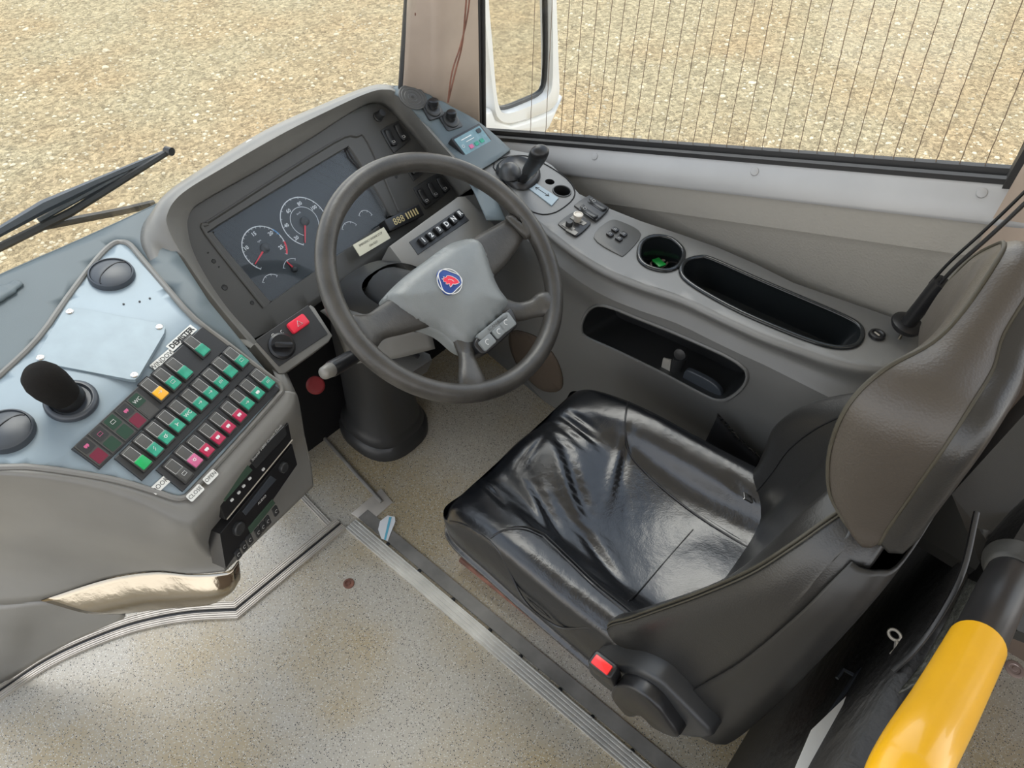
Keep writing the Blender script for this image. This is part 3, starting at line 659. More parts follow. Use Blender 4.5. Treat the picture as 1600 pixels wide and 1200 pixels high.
for (x, y, c1_, c2_, k) in ((540, 590, 'dgreen', 'panel', 'WC'), (470, 655, 'dark', 'red', 'bus'), (390, 725, 'dgreen', 'dgreen', 'box'), (310, 800, 'dark', 'dgreen', 'box'), (225, 875, 'dark', 'red', 'bus')):
    u, v = BF.uv(80+x/4+8, 480+y/4+6, BFn); f = BF.at(u, v, BFn); b = MB(); b.rbox(f, 0, 0, .0235, .046, -.002, .0012, .001); wn = b.build('warning_light', 'panel', k1, smooth=20)
    b = MB(); b.rbox(f, 0, .0115, .019, .02, 0, .0018, .002); b.build('upper_lens', c1_, wn)
    b = MB(); b.rbox(f, 0, -.0115, .019, .02, 0, .0018, .002); b.build('lower_lens', {'red': 'dred'}.get(c2_, c2_), wn)
    b = MB(); icon(b, f.at(0, .0115), k, .0024); b.build('icon', 'pink' if c1_ == 'dark' else 'print', wn)
# stuck-on labels
def sticker(par, f, w_, h_, s, size, mt_='label', r=.003, sx_=1, bold=0):
    b = MB(); b.rbox(f, 0, 0, w_, h_, -.0004, .0004, r); st = b.build('sticker', mt_, par, smooth=20)
    b = MB(); text_mb(b, s, f, size, .0007, sx_=sx_, bold=bold); b.build('lettering', 'ink', st)
def fpx(p0, p1, n=BFn, pl=BF):
    a = V3((*pl.uv(*p0, n), 0)); c = V3((*pl.uv(*p1, n), 0)); d = c-a; return pl.at((a.x+c.x)/2, (a.y+c.y)/2, n, math.atan2(d.y, d.x)), d.length
f = sfr(254, 562, .004, (270, 548)); sticker(dash, f, .046, .014, 'WINDOW', .0115, 'label', .001)
f = sfr(284, 528, .006, (304, 510)); sticker(dash, f, .062, .015, 'DEMISTER', .0125, 'label', .001, bold=.0005)
f = sfr(250, 758, .006, (263, 746)); sticker(dash, f, .031, .014, 'DOOR', .0105, 'label', .001)
f = sfr(305, 770, .010, (317, 758)); sticker(dash, f, .030, .014, 'CLOSE', .0092)
f = sfr(329, 745, .010, (341, 733)); sticker(dash, f, .026, .014, 'OPEN', .0092)

# radio face: two units in the right wall of the pod
tl, trt, bl, brt = PZ(330, 795, .585), PZ(452, 665, .585), PZ(363, 880, .16), PZ(482, 745, .16)
ra = [PZ(322, 805, .635), PZ(452, 660, .635), PZ(358, 890, .50), PZ(488, 750, .49)]
xr = (ra[1]-ra[0]+ra[3]-ra[2]).normalized(); yr = ((ra[0]+ra[1])-(ra[2]+ra[3])).normalized(); nr = xr.cross(yr); RF = Fr((ra[0]+ra[1]+ra[2]+ra[3])/4, xr, yr, nr)
RN = .004
def ruv(px, py, n=RN): return RF.uv(px, py, n)
def rquad(name, pxs, n0, n1, m_, par, bev=.001): b = MB(); b.prism(RF, [ruv(*p, n1) for p in pxs], n0, n1, bev); return b.build(name, m_, par, smooth=20)
def cR(x, y): return (330+x/5.71, 680+y/5.71)
rt = thing('radio', 'black upper radio unit in the dash side with green display', 'radio', RF.P(0, .06, 0), 'stacked radio units')
rquad('surround', [cR(-10, 540), cR(680, -40), cR(720, 90), cR(95, 735)], -.03, RN, 'black', rt)
rquad('door_flap', [cR(310, 260), cR(640, -20), cR(675, 50), cR(380, 320)], RN, RN+.003, 'dark', rt)
rquad('display', [cR(30, 540), cR(290, 290), cR(345, 335), cR(80, 590)], RN, RN+.002, 'lcdg', rt)
for (x, y) in ((148, 575), (215, 515), (260, 462), (318, 402), (450, 328)):
    u, v = ruv(*cR(x, y), RN+.001); b = MB(); b.rbox(RF.at(u, v, RN), 0, 0, .006, .004, 0, .0025, .001); b.build('button', 'print', rt)
f, l = fpx(cR(370, 215), cR(570, 10), RN+.0035, RF); b = MB(); text_mb(b, 'Sound 1000 Coach Deck', f, .0085, .0005); b.build('lettering', 'print', rt)
b = MB(); b.tube([RF.P(*ruv(*cR(100, 730)), RN+.002), RF.P(*ruv(*cR(720, 90)), RN+.002)], .0012, 5); b.build('edge_strip', 'trim', rt)
r2_ = thing('radio', 'black lower radio unit with round knobs and a long pale display', 'radio', RF.P(0, -.06, 0), 'stacked radio units')
rquad('surround', [cR(45, 850), cR(730, 130), cR(790, 290), cR(125, 1130)], -.03, RN, 'black', r2_)
rquad('display', [cR(265, 670), cR(530, 380), cR(590, 410), cR(300, 700)], RN, RN+.002, 'vent', r2_)
rquad('lower_display', [cR(330, 800), cR(560, 570), cR(590, 600), cR(360, 845)], RN, RN+.002, 'lcdg', r2_)
for (x, y, r) in ((222, 800, .0125), (640, 310, .010)):
    u, v = ruv(*cR(x, y)); b = MB(); b.lathe(RF.at(u, v, RN), [(r, 0), (r, .006), (r*.85, .008), (r*.5, .008), (0, .007)], 24); b.build('knob', 'dark', r2_, smooth=40)
for (x, y) in ((235, 1010), (290, 945), (345, 890), (425, 830), (470, 785), (515, 740), (590, 660)):
    u, v = ruv(*cR(x, y)); b = MB(); f = RF.at(u, v, RN, 0); b.rbox(f, 0, 0, .0125, .02, 0, .003, .002, .001); bt = b.build('button', 'dark', r2_, smooth=30)
    b = MB(); arc(f, 0, 0, .003, .4, 5, .0007, .0034, b, 12); b.build('symbol', 'print', bt)
f, l = fpx(cR(410, 610), cR(490, 535), RN+.002, RF); b = MB(); text_mb(b, 'AUDIO', f, .007, .0008); b.build('lettering', 'print', r2_)

# ------------------------------------------------------------------ binnacle
PL = frame((.746, 1.249, .743), .115, .858)
def plp(px, py, n=0): u, v = PL.uv(px, py, n); return PL.P(u, v, n)
lip = [(448, 606), (392, 542), (330, 468), (284, 402), (262, 362), (260, 335), (284, 303), (350, 262), (435, 213), (500, 180), (565, 150), (598, 142), (622, 152), (672, 210), (711, 254), (740, 292)]
pan = [(398, 545), (393, 531), (347, 478), (305, 410), (291, 362), (296, 332), (320, 312), (400, 267), (480, 219), (553, 172), (585, 161), (607, 170), (642, 207), (682, 258), (712, 300), (716, 308)]
lipn = [.012, .03, .045, .05, .055, .055, .055, .055, .055, .055, .055, .055, .052, .045, .036, .02]
lp = [plp(p[0], p[1], n) for p, n in zip(lip, lipn)]
for k_ in (13, 14, 15): lp[k_] = PS(*lip[k_], lambda x, y: S2(x, y)+.010); pp_ = [plp(*p, 0) for p in pan]
LPs = spline(lp, 6); PPs = spline(pp_, 6)
b = MB(); G = [PPs, [p.lerp(q, .06)+PL.n*.012 for p, q in zip(PPs, LPs)], [p.lerp(q, .45)+PL.n*.002 for p, q in zip(PPs, LPs)], [p.lerp(q, .85)+PL.n*.006 for p, q in zip(PPs, LPs)], [p+PL.n*.006 for p in LPs]]
b.grid(G)
out1 = []; cen = PL.P(0, 0, 0)
for p in LPs:
    d = (p-cen); d -= PL.n*d.dot(PL.n); d.normalize(); out1.append((p+d*.010, p+d*.018-PL.n*.012, d))
nlp = len(LPs)
G2 = [[p+PL.n*.006 for p in LPs], [a for a, c, d in out1], [c for a, c, d in out1]]
# flare down to dash
fl1, fl2 = [], []
pr_ = [proj(c) for a, c, d in out1]
for i, (a, c, d) in enumerate(out1):
    t = i/(nlp-1); p0_, p1_ = V3((*pr_[max(i-1, 0)], 0)), V3((*pr_[min(i+1, nlp-1)], 0)); e_ = (p1_-p0_).normalized(); o2 = V3((e_.y, -e_.x, 0))
    k_ = 22*(1-sm(t, .25, .36))*sm(t, .0, .2)+6 if t < .4 else 6
    hit_ = PS(pr_[i][0]+o2.x*k_, pr_[i][1]+o2.y*k_, S1 if t < .36 else S2)
    if (hit_-c).length > .16: hit_ = c+(hit_-c).normalized()*.16
    fl1.append(c.lerp(hit_, .5)+V3((0, 0, .002))); fl2.append(hit_-V3((0, 0, .003)))
G2 += [fl1, fl2]; b.grid(G2)
hood = b.build('binnacle_hood', 'dash', dash, smooth=60, solid=.002)
# panel with hole for cluster
panel_out = [PL.uv(*p) for p in pan[1:-1]]
bottom = [(722, 306), (690, 330), (640, 366), (590, 402), (540, 436), (480, 478), (430, 512)]
panel_out = [(p.x, p.y) for p in spline([(u, v, 0) for u, v in panel_out], 4)]+[PL.uv(*p) for p in bottom]
chole = [(415, 464), (338, 372), (334, 362), (339, 352), (530, 236), (543, 232), (553, 238), (608, 328), (611, 337), (604, 346), (436, 464), (424, 470)]
ch = spl2([PL.uv(*p) for p in chole], 3)
sw_holes = []
b = MB(); cdt(b, panel_out, [ch], .03, lambda x, y: PL.P(x, y, 0)); 
b.grid([[PL.P(u, v, 0) for u, v in ch], [PL.P(u*.985, v*.985, -.004) for u, v in ch], [PL.P(u*.98, v*.98, -.022) for u, v in ch]], closed_v=True)
# bottom return of the panel
bt_ = [plp(*p) for p in [(712, 305)]+bottom+[(398, 535)]]; b.grid([bt_, [p-PL.n*.006-PL.y*.010 for p in bt_], [p-PL.n*.05-PL.y*.012 for p in bt_]])
b.build('instrument_panel', 'panel', dash, smooth=45)
b = MB(); fo = spl2([PL.uv(*p) for p in [(412, 480), (322, 366), (324, 350), (340, 338), (520, 224), (556, 214), (574, 222), (622, 330)]], 4, False)
b.tube([PL.P(u, v, 0.001) for u, v in fo], .004, 8, flat=.6); b.build('panel_bead', 'panel', dash)
# instrument cluster
cl = thing('instrument_cluster', 'instrument cluster with speedometer and rev counter behind clear lens', 'instrument cluster', PL.P(0, 0, -.02))
CN = -.018
b = MB(); b.prism(PL, ch, CN-.02, CN, 0); b.build('dial_face', mat('dial_black', (.022, .026, .027), .35), cl, smooth=20)
b = MB(); b.prism(PL, [(u*.985, v*.985) for u, v in ch], -.007, -.005, 0); b.build('lens', 'cglass', cl, smooth=0)
def cuv(px, py): return PL.uv(px, py, CN)
def rr(pc, pe): a, c = cuv(*pc), cuv(*pe); return math.hypot(a[0]-c[0], a[1]-c[1])
def gauge(pc, rad, a0, a1, nums, tick, needle, red=None, blue=None, big=True, sub=None, cap=.011):
    cu, cv = cuv(*pc); f = PL.at(cu, cv, CN); gname = 'gauge'
    b = MB(); arc(f, 0, 0, rad, a0, a1, .0022 if big else .0012, .0008, b)
    for k in range(tick+1):
        a = a0+(a1-a0)*k/tick; b.tube([f.P((rad-.004)*math.cos(a), (rad-.004)*math.sin(a), .0008), f.P((rad+.0015)*math.cos(a), (rad+.0015)*math.sin(a), .0008)], .0005, 4)
    for s, a in nums: text_mb(b, s, f.at((rad*.76)*math.cos(a), (rad*.76)*math.sin(a)), .0105 if big else .006, .0009)
    if sub: text_mb(b, sub, f.at(0, rad*.38), .006, .0009)
    g = b.build('gauge', 'print', cl, smooth=0)
    if red: b = MB(); arc(f, 0, 0, rad, red[0], red[1], .004, .0012, b, 14); b.build('red_zone', 'needle', g)
    if blue: b = MB(); arc(f, 0, 0, rad, blue[0], blue[1], .003, .0011, b, 10); b.build('blue_zone', mat('zone_blue', (.05, .25, .5), .4), g)
    if needle is not None:
        c, s_ = math.cos(needle), math.sin(needle); ln = rad*.92
        b = MB(); b.prism(f.at(0, 0, 0, needle), [(0, -.0022), (ln, -.0009), (ln, .0009), (0, .0022)], .002, .0035); b.build('needle', 'needle', g)
        b = MB(); b.lathe(f, [(cap, 0), (cap, .003), (cap*.8, .0065), (0, .0075)], 24); b.build('needle_cap', 'dark', g, smooth=60)
    return f, g
d2 = math.radians
def an(pc, pe): a, c = cuv(*pc), cuv(*pe); return math.atan2(c[1]-a[1], c[0]-a[0])
def dn(a, ref): 
    while a > ref: a -= 2*PI
    return a
def dial(pc, edge, start, end, nums, tick, tip, big=True, red=None, blue=None, sub=None, cap=.011):
    a0 = an(pc, start); a1 = dn(an(pc, end), a0); rad = rr(pc, edge)
    def zone(z): x = dn(an(pc, z[0]), a0); return (x, dn(an(pc, z[1]), x))
    f, g = gauge(pc, rad, a0, a1, [], tick, an(pc, tip) if tip else None, red=zone(red) if red else None, blue=zone(blue) if blue else None, big=big, sub=sub, cap=cap)
    if nums:
        b = MB()
        for s_, p in nums: text_mb(b, s_, PL.at(*cuv(*p), CN), .0115, .0009, bold=.0003)
        b.build('numerals', 'print', g, smooth=0)
    return f, g, rad, a0, a1
dial((413.5, 388), (378, 386.5), (407, 423), (447, 397), [('10', (384.5, 388)), ('15', (396.5, 366)), ('20', (422.6, 365)), ('25', (439, 386.5))], 22, (398, 413), red=((445, 377), (448, 397)), blue=((426, 358), (436, 366)), sub='rpm')
f, g, R2, a0_, a1_ = dial((475.7, 346), (438, 342), (474, 384), (512, 362), [('20', (463, 372)), ('40', (447.5, 352.6)), ('60', (450.5, 330)), ('80', (468, 318.5)), ('100', (490, 325))], 14, (476, 381), sub='km/h')
b = MB(); arc(f, 0, 0, R2*.6, a0_, a1_, .0014, .0009, b); b.build('inner_scale', 'print', g)
dial((460, 421), (443, 417), (442, 419), (461, 404), [], 2, (448, 410), big=False, cap=.007)
dial((427, 445), (411, 438), (409, 441), (434, 428), [], 3, None, big=False)
dial((549, 362), (535, 355), (533, 358), (556, 352), [], 3, None, big=False)
dial((572, 341), (562, 333), (560, 337), (581, 336), [], 3, None, big=False)
# details on the panel: knob, holes, rockers
def knob_on(f, r, h, par, m_='dark', name='knob'):
    b = MB(); b.lathe(f, [(r*1.25, 0), (r*1.2, h*.15), (r, h*.2), (r*.97, h*.9), (r*.85, h), (0, h)], 24); return b.build(name, m_, par, smooth=40)
u, v = PL.uv(590, 183, 0); knob_on(PL.at(u, v, 0), .010, .026, dash, 'dark')
for (px, py, r) in ((334, 408, .004), (351, 449, .0055), (394, 473, .004), (342, 417, .0015), (325, 395, .0015), (619, 276, .004)):
    u, v = PL.uv(px, py, 0); b = MB(); b.lathe(PL.at(u, v, 0), [(r*1.2, 0), (r, .0012), (r*.8, .0006), (0, .0005)], 12); b.build('hole', 'ink', dash)
def rocker_group(quad, cells, pl, n0, label):
    t = thing('rocker_panel', label, 'switch', pl.P(*pl.uv(*quad[0], n0), n0), 'black rocker switch groups')
    pts = [pl.uv(*p, n0) for p in quad]; m = len(pts); cu = sum(p[0] for p in pts)/m; cv = sum(p[1] for p in pts)/m
    rp_ = spl2([(p[0], p[1]) for q in range(m) for p in [(pts[q][0]*.88+pts[q-1][0]*.12, pts[q][1]*.88+pts[q-1][1]*.12), (pts[q][0]*.88+pts[(q+1) % m][0]*.12, pts[q][1]*.88+pts[(q+1) % m][1]*.12)]], 3)
    b = MB(); b.prism(pl, rp_, n0-.01, n0+.003, .0015); b.build('frame', 'dark', t, smooth=40)
    for (a, c, wd) in cells:
        f, l = fpx(a, c, n0+.003, pl); b = MB(); b.rbox(f, 0, 0, l+.003, wd+.003, 0, .001, .005); rk = b.build('rocker', 'black', t, smooth=40)
        G = []
        for k in range(9):
            s_ = -1+2*k/8; G.append([f.P(s_*l/2*.95, q*wd/2*.9, .002+.0065*(s_*s_)*(1 if s_ > 0 else .45)-(abs(q) > .8)*.002) for q in (-1, -.8, 0, .8, 1)])
        b = MB(); b.grid(G); b.build('key', 'dark', rk, smooth=70, solid=.002)
        b = MB(); b.tube([f.P(l*.22, -wd*.22, .0045), f.P(l*.34, -wd*.22, .006), f.P(l*.34, wd*.22, .006), f.P(l*.22, wd*.22, .0045)], .0005, 4, True); b.build('symbol', 'print', rk)
    return t
rocker_group([(594, 204), (621, 189), (642, 218), (615, 240)], [((604, 203), (616, 228), .018), ((619, 195), (632, 220), .018)], PL, .001, 'pair of black rockers at the top right corner of the instrument panel')
rocker_group([(628, 250), (650, 236), (668, 262), (646, 284)], [((636, 250), (648, 272), .018), ((648, 244), (660, 264), .018)], PL, .001, 'pair of black rockers half hidden by the steering wheel rim')
rocker_group([(645, 294), (684, 270), (704, 296), (665, 328)], [((655, 296), (668, 319), .018), ((670, 286), (682, 309), .018), ((684, 278), (697, 300), .018)], PL, .001, 'row of three black rockers above the gear buttons')
# hazard / light switch box
HB = frame((.497, .999, .71), .04, .745)
hq = [(399, 532), (481, 477), (512, 522), (436, 573)]
b = MB(); b.prism(HB, [HB.uv(*p) for p in [(397, 538), (476, 482), (486, 476), (492, 480), (520, 524), (514, 534), (445, 583), (436, 584)]], -.11, 0, .004); hb = b.build('switch_box', 'dash', dash, smooth=30)
b = MB(); b.prism(HB, [HB.uv(*p) for p in hq], 0, .002, .0008); b.build('switch_plate', 'dark', hb, smooth=20)
hz = thing('hazard_switch', 'red hazard warning button with white triangle left of the wheel', 'button', HB.P(*HB.uv(465, 507, .002), .002))
f, l = fpx((452, 516), (478, 498), .002, HB); b = MB(); b.rbox(f, 0, 0, .042, .024, 0, .009, .005, .003); b.build('button_cap', 'hazard', hz, smooth=40)
b = MB(); b.tube([f.P(x*.006, y*.006, .0095) for x, y in ((-1, -.7), (1, -.7), (0, .95))], .0009, 5, True); b.build('triangle', 'print', hz)
ls = thing('light_switch', 'round black rotary headlight switch in the box left of the wheel', 'switch', HB.P(*HB.uv(440, 540, .002), .002))
f = HB.at(*HB.uv(440, 541, .002), .002); b = MB(); b.lathe(f, [(.026, 0), (.026, .005), (.022, .008), (.018, .007), (0, .006)], 32); b.build('dial', 'black', ls, smooth=40)
fk = fpx((428, 541), (454, 541), .008, HB)[0]; b = MB(); b.rbox(fk, 0, 0, .036, .011, 0, .014, .005, .002); b.build('grip', 'black', ls, smooth=40)
b = MB()
for k, p in enumerate(((427, 524), (441, 518))): arc(HB.at(*HB.uv(*p, .003), .003), 0, 0, .003, .3+k, 4+k, .0009, .0003, b, 10)
b.build('symbols', 'print', ls)

# gear selector box above the column
GF = frame((.80, 1.045, .735), .06, .55)
def gq(ps, n=0): return [GF.uv(*p, n) for p in ps]
b = MB(); b.prism(GF, gq([(608, 384), (716, 306), (728, 306), (775, 352), (776, 366), (690, 425), (650, 440)]), -.10, 0, .006); gs = b.build('selector_housing', 'dash', dash, smooth=40)
gt = thing('gear_selector', 'row of six gear buttons marked 1 2 3 D N R', 'gear selector', GF.P(*GF.uv(688, 360), 0))
b = MB(); b.prism(GF, gq([(639, 378), (717, 326), (733, 344), (653, 398)], .001), -.002, .0015, .001); b.build('plate', 'dark', gt, smooth=20)
ps = [(660, 378), (672, 370), (684, 361), (696, 353), (707, 345), (717, 336)]
for (p, s) in zip(ps, '123DNR'):
    f = GF.at(*GF.uv(*p, .003), .003, fpx((660, 378), (717, 336), .003, GF)[0].x.angle(GF.x)); 
    f = fpx((p[0]-5, p[1]+3.7), (p[0]+5, p[1]-3.7), .003, GF)[0]
    b = MB(); b.rbox(f, 0, 0, .0165, .021, -.002, .008, .0025, .0015); kb = b.build('gear_button', 'black', gt, smooth=40)
    b = MB(); text_mb(b, s, f.at(0, 0), .017, .0084, bold=.0004); b.build('lettering', 'print', kb)
# retarder display on stalk & key label
dt = thing('led_display', 'small black display box showing unlit segments 888', 'display', plp(628, 340, .03))
DF = Fr(plp(632, 342, .03), PL.x, PL.y, PL.n); f, l = fpx((607, 352), (657, 328), 0, DF)
b = MB(); b.rbox(f, 0, 0, l+.008, .03, -.03, 0, .003, .002); b.build('case', 'black', dt, smooth=30)
b = MB(); text_mb(b, '888', f.at(-.020, 0), .024, .0005)
for k in range(5): b.rbox(f, .008+k*.0085, .001, .004, .016, .0002, .0006, .0005)
b.build('segments', 'gold', dt, smooth=0)
LF = Fr(plp(583, 378, .03), PL.x, PL.y, PL.n); f, l = fpx((558, 391), (604, 364), 0, LF)
lt = thing('label_plate', 'cream label plate lettered emergency engine stop on key', 'label', f.P(0, 0, 0))
b = MB(); b.rbox(f, 0, 0, l+.004, .030, -.002, 0, .001); b.build('plate', 'cream', lt, smooth=20)
b = MB(); text_mb(b, 'EMERGENCY ENGINE STOP', f.at(0, .006), .0075, .0005, sx_=.82); text_mb(b, 'ON KEY', f.at(0, -.006), .0075, .0005); b.build('lettering', 'ink', lt)
# right dash: speaker grille, hole, knobs, control unit
def s2f(px, py, dirpx=None):
    p = PS(px, py, S2); n = V3((0, -(S2(p.x, p.y+.02)-S2(p.x, p.y-.02))/.04, 1)).normalized(); q = PS(*(dirpx or (px+10, py-6)), S2); x = q-p; x -= n*x.dot(n); x.normalize(); return Fr(p, x, n.cross(x), n)
f = s2f(644, 154); f = f.at(0, 0, .004); b = MB()
for r in (.036, .030, .022, .013): b.lathe(f, [(r, 0), (r, .0022), (r-.002, .003), (r-.004, .0022), (max(r-.009, .001), .0018)], 40)
b.build('speaker_grille', 'panel', dash, smooth=40)
f = s2f(659, 156); b = MB(); b.lathe(f, [(.009, 0), (.008, .0015), (.006, .0007), (0, .0006)], 16); b.build('hole', 'ink', dash)
for p, lab in (((674, 173), 'far'), ((702, 191), 'near')):
    f = s2f(*p, (p[0]+10, p[1]-3)); f = Fr(f.P(0, 0, .006), f.x, f.y, f.n); t = thing('mirror_control', 'black round mirror adjusting knob %s' % ('closest to the round speaker grille' if lab == 'far' else 'closest to the teal display unit'), 'knob', f.P(0, 0, 0), 'mirror knobs')
    b = MB(); b.rbox(f, 0, 0, .050, .050, -.010, .003, .006, .001); b.build('base_plate', 'dark', t, smooth=30)
    b = MB(); b.lathe(f, [(.022, .003), (.021, .007), (.017, .009), (.014, .009)], 28); b.build('collar', 'dark', t, smooth=40)
    b = MB(); f3 = axis_frame(f.P(0, 0, .008), (0, -.1, 1)); b.lathe(f3, [(.011, 0), (.010, .006), (.0125, .008), (.0125, .019), (.010, .021), (0, .021)], 24); b.build('knob', 'black', t, smooth=40)
f = s2f(738, 222, (760, 210)); ct_ = thing('climate_control', 'small black control unit with pale teal display face', 'control unit', f.P(0, 0, 0))
f = Fr(f.o, f.x, (f.y*.92+f.n*.38), f.x.cross(f.y*.92+f.n*.38)); f, l = fpx((712, 234), (764, 205), .012, f)
b = MB(); b.rbox(f, 0, 0, .104, .060, -.03, 0, .004, .002); b.build('case', 'black', ct_, smooth=30)
b = MB(); b.rbox(f, 0, 0, .092, .047, 0, .001, .002); b.build('face', 'lcd', ct_, smooth=20)
for k, c in enumerate(('red', 'green', 'green')): b = MB(); b.rbox(f, -.016+k*.019, -.012, .012, .010, .001, .0025, .001); b.build('button', c if k else 'pink', ct_)
b = MB(); b.rbox(f, .033, .013, .014, .011, .001, .003, .003); b.build('button', 'dark', ct_)
b = MB(); b.rbox(f, -.012, .013, .036, .0022, .0010, .0014, .0005); b.rbox(f, -.006, .004, .028, .0016, .0010, .0014, .0005); arc(f, -.036, -.002, .0035, 0, 6.28, .001, .0014, b, 16); b.build('lettering', 'print', ct_)
ht = PS(396, 240, S2); b = MB(); b.tube([ht+V3((-.026+.052*k/12, 0, .002+.026*math.sin(PI*k/12))) for k in range(13)], .0045, 8)
tag(b.build('plastic_hook', 'label'), 'small whitish plastic loop at the foot of the windscreen above the binnacle', 'hook')
#@@SECTION wheel
# ------------------------------------------------------------------ steering wheel
WH = frame((.733, .788, .830), 0, .663)
wt_ = thing('steering_wheel', 'large worn grey steering wheel with four spokes and blue red crest', 'steering wheel', WH.o)
RC, RT = .2315, .0195
b = MB(); G = []
for i in range(96):
    a = 2*PI*i/96; c, s_ = math.cos(a), math.sin(a); row = []
    for k in range(16):
        q = 2*PI*k/16; row.append(WH.P((RC+RT*.95*math.cos(q))*c, (RC+RT*.95*math.cos(q))*s_, RT*math.sin(q)))
    G.append(row)
b.grid(G, closed_u=True, closed_v=True); b.build('rim', 'wheel', wt_, smooth=80)
def wuv(px, py, n=0): return WH.uv(px, py, n)
hubpx = [(609.5, 465), (611, 454), (640, 426), (676, 399), (704, 379), (728, 371), (748, 371), (760, 384), (770.5, 416), (781, 444), (796, 465), (799, 474), (790, 488), (742.5, 535), (732, 541), (718, 535), (690, 512), (644.5, 496), (622, 482)]
HN = -.012
hu = spl2([wuv(*p, HN) for p in hubpx], 4)
def hubh(x, y):
    d = min(math.hypot(x-p[0], y-p[1]) for p in hu); return HN-.010+.016*math.sin(min(d/.022, 1)*PI/2)+.012*sm(d, 0, .07)
b = MB(); cdt(b, hu, [], .008, lambda x, y: WH.P(x, y, hubh(x, y)))
b.grid([[WH.P(x, y, HN-.010) for x, y in hu], [WH.P(x*.99, y*.99, HN-.03) for x, y in hu]], closed_v=True)
b.build('hub_cover', 'hub', wt_, smooth=60)
# under-hub body with spokes
def spoke(path, wd, nn):
    P = [V3((*wuv(*p, n), n)) for p, n in zip(path, nn)]
    e_ = V3((P[-1].x, P[-1].y, 0)).normalized(); P = [p if math.hypot(p.x, p.y) < RC-.022 else V3((p.x, p.y, 0)).normalized()*(RC-.022)+V3((0, 0, p.z)) for p in P]; P[-1] = e_*(RC-.002); wd = wd[:-1]+[wd[-1]*.62]; P = spline(P, 6); n_ = len(P); ws = [x.x for x in spline([(q, 0, 0) for q in wd], 6)]
    G = []
    for i, p in enumerate(P):
        d = P[min(i+1, n_-1)]-P[max(i-1, 0)]; d.normalize(); s_ = V3((-d.y, d.x, 0)).normalized(); row = []
        for k in range(16):
            q = 2*PI*k/16; cc, ss = math.cos(q), math.sin(q); 
            w3_ = p+s_*(ws[i]*(abs(cc)**.8)*(1 if cc > 0 else -1))+V3((0, 0, .012*ss)); row.append(WH.P(w3_.x, w3_.y, w3_.z))
        G.append(row)
    b = MB(); b.grid(G, closed_v=True); return b
spk = [([(730, 420), (772, 388), (812, 352), (842, 330), (855, 325)], [.05, .040, .027, .033, .055], [-.03, -.026, -.016, -.002, .0]),
       ([(740, 470), (800, 487), (830, 483), (855, 477), (867, 476)], [.04, .022, .019, .026, .04], [-.03, -.024, -.014, -.002, .0]),
       ([(700, 460), (625, 493), (588, 510), (548, 533), (532, 540)], [.05, .036, .027, .036, .055], [-.03, -.026, -.016, -.002, .0]),
       ([(715, 480), (727, 545), (731, 565), (737, 592), (739, 606)], [.04, .019, .018, .027, .045], [-.03, -.024, -.014, -.002, .0])]
for sp_ in spk: b = spoke(*sp_); b.build('spoke', 'wheel', wt_, smooth=80)
b = MB(); hb2 = [(x*1.04, y*1.04) for x, y in hu]; b.prism(WH, hb2, HN-.045, HN-.014, .008); b.build('hub_back', 'hub', wt_, smooth=60)
# oval thin seam + control pad
cpq = [(746, 545), (742, 535), (752, 520), (790, 487), (800, 482), (808, 500), (806, 512), (770, 545), (756, 553)]
b = MB(); b.prism(WH, spl2([wuv(*p, .0) for p in cpq], 3), -.03, -.001, .003); b.build('button_pod', 'black', wt_, smooth=50)
for a, c, w_ in (((752, 543), (770, 527), .022), ((772, 525), (786, 512), .020), ((780, 512), (800, 497), .030)):
    f, l = fpx(a, c, .0, WH); b = MB(); b.rbox(f, 0, 0, l, w_, -.004, .003, .004, .0015); kb = b.build('button', 'hub', wt_, smooth=40)
    b = MB(); arc(f, 0, 0, .005, .5, 4.4, .0012, .0034, b, 14); b.build('symbol', 'print', kb)
f, l = fpx((748, 528), (793, 491), .002, WH); b = MB(); b.rbox(f, 0, 0, l, .013, -.01, .001, .006, .002); st_ = b.build('name_strip', 'hub', wt_, smooth=40); b = MB(); text_mb(b, 'SCANIA', f, .009, .0015); b.build('lettering', 'panel', st_)
# emblem
eh = .0185-.012-.0; eu, ev = wuv(702, 440, .006); EF = fpx((690, 447), (714, 433), .0085, WH)[0]
EF = WH.at(eu, ev, .0066)
def shield(s, k=7):
    out = []
    for i in range(48):
        a = 2*PI*i/48+PI/2; r = s*(1+.14*math.cos(3*(a-PI/2))); out.append((r*math.cos(a), r*math.sin(a)))
    return out
EF = EF.at(0, 0, 0, math.radians(8))
b = MB(); b.prism(EF, shield(.0245), -.004, .001, .001); em = b.build('emblem', 'blue', wt_, smooth=40, label='blue shield emblem with a red crowned griffin head')
b = MB(); b.tube([EF.P(u, v, .0014) for u, v in shield(.0228)], .0009, 5, True); arc(EF, 0, 0, .0250, 0, 2*PI, .0016, .0012, b)
b.build('ring', 'print', em)
gr = [(-10, 6), (-8, 9), (-9, 12), (-5, 9.5), (-4, 13), (-1, 9), (3, 10), (6, 8), (9, 4), (12, -2), (13, -8), (12, -13), (7, -12), (3, -10), (0, -7), (-4, -8), (-8, -8), (-6, -5), (-4, -3), (-8, -1), (-10, 1), (-7, 3)]
b = MB(); cdt(b, [(x*.0011, y*.0011) for x, y in gr], [], .01, lambda x, y: EF.P(x, y, .0022)); b.build('griffin', 'hazard', em, smooth=0)
b = MB(); b.tube([EF.P(x*.0011, y*.0011, .0022) for x, y in gr], .0006, 4, True); b.tube([EF.P(x*.001, y*.001, .0022) for x, y in ((-1, 4), (2, 3), (5, -1), (6, -6))], .0006, 4); b.build('griffin_outline', 'print', em)
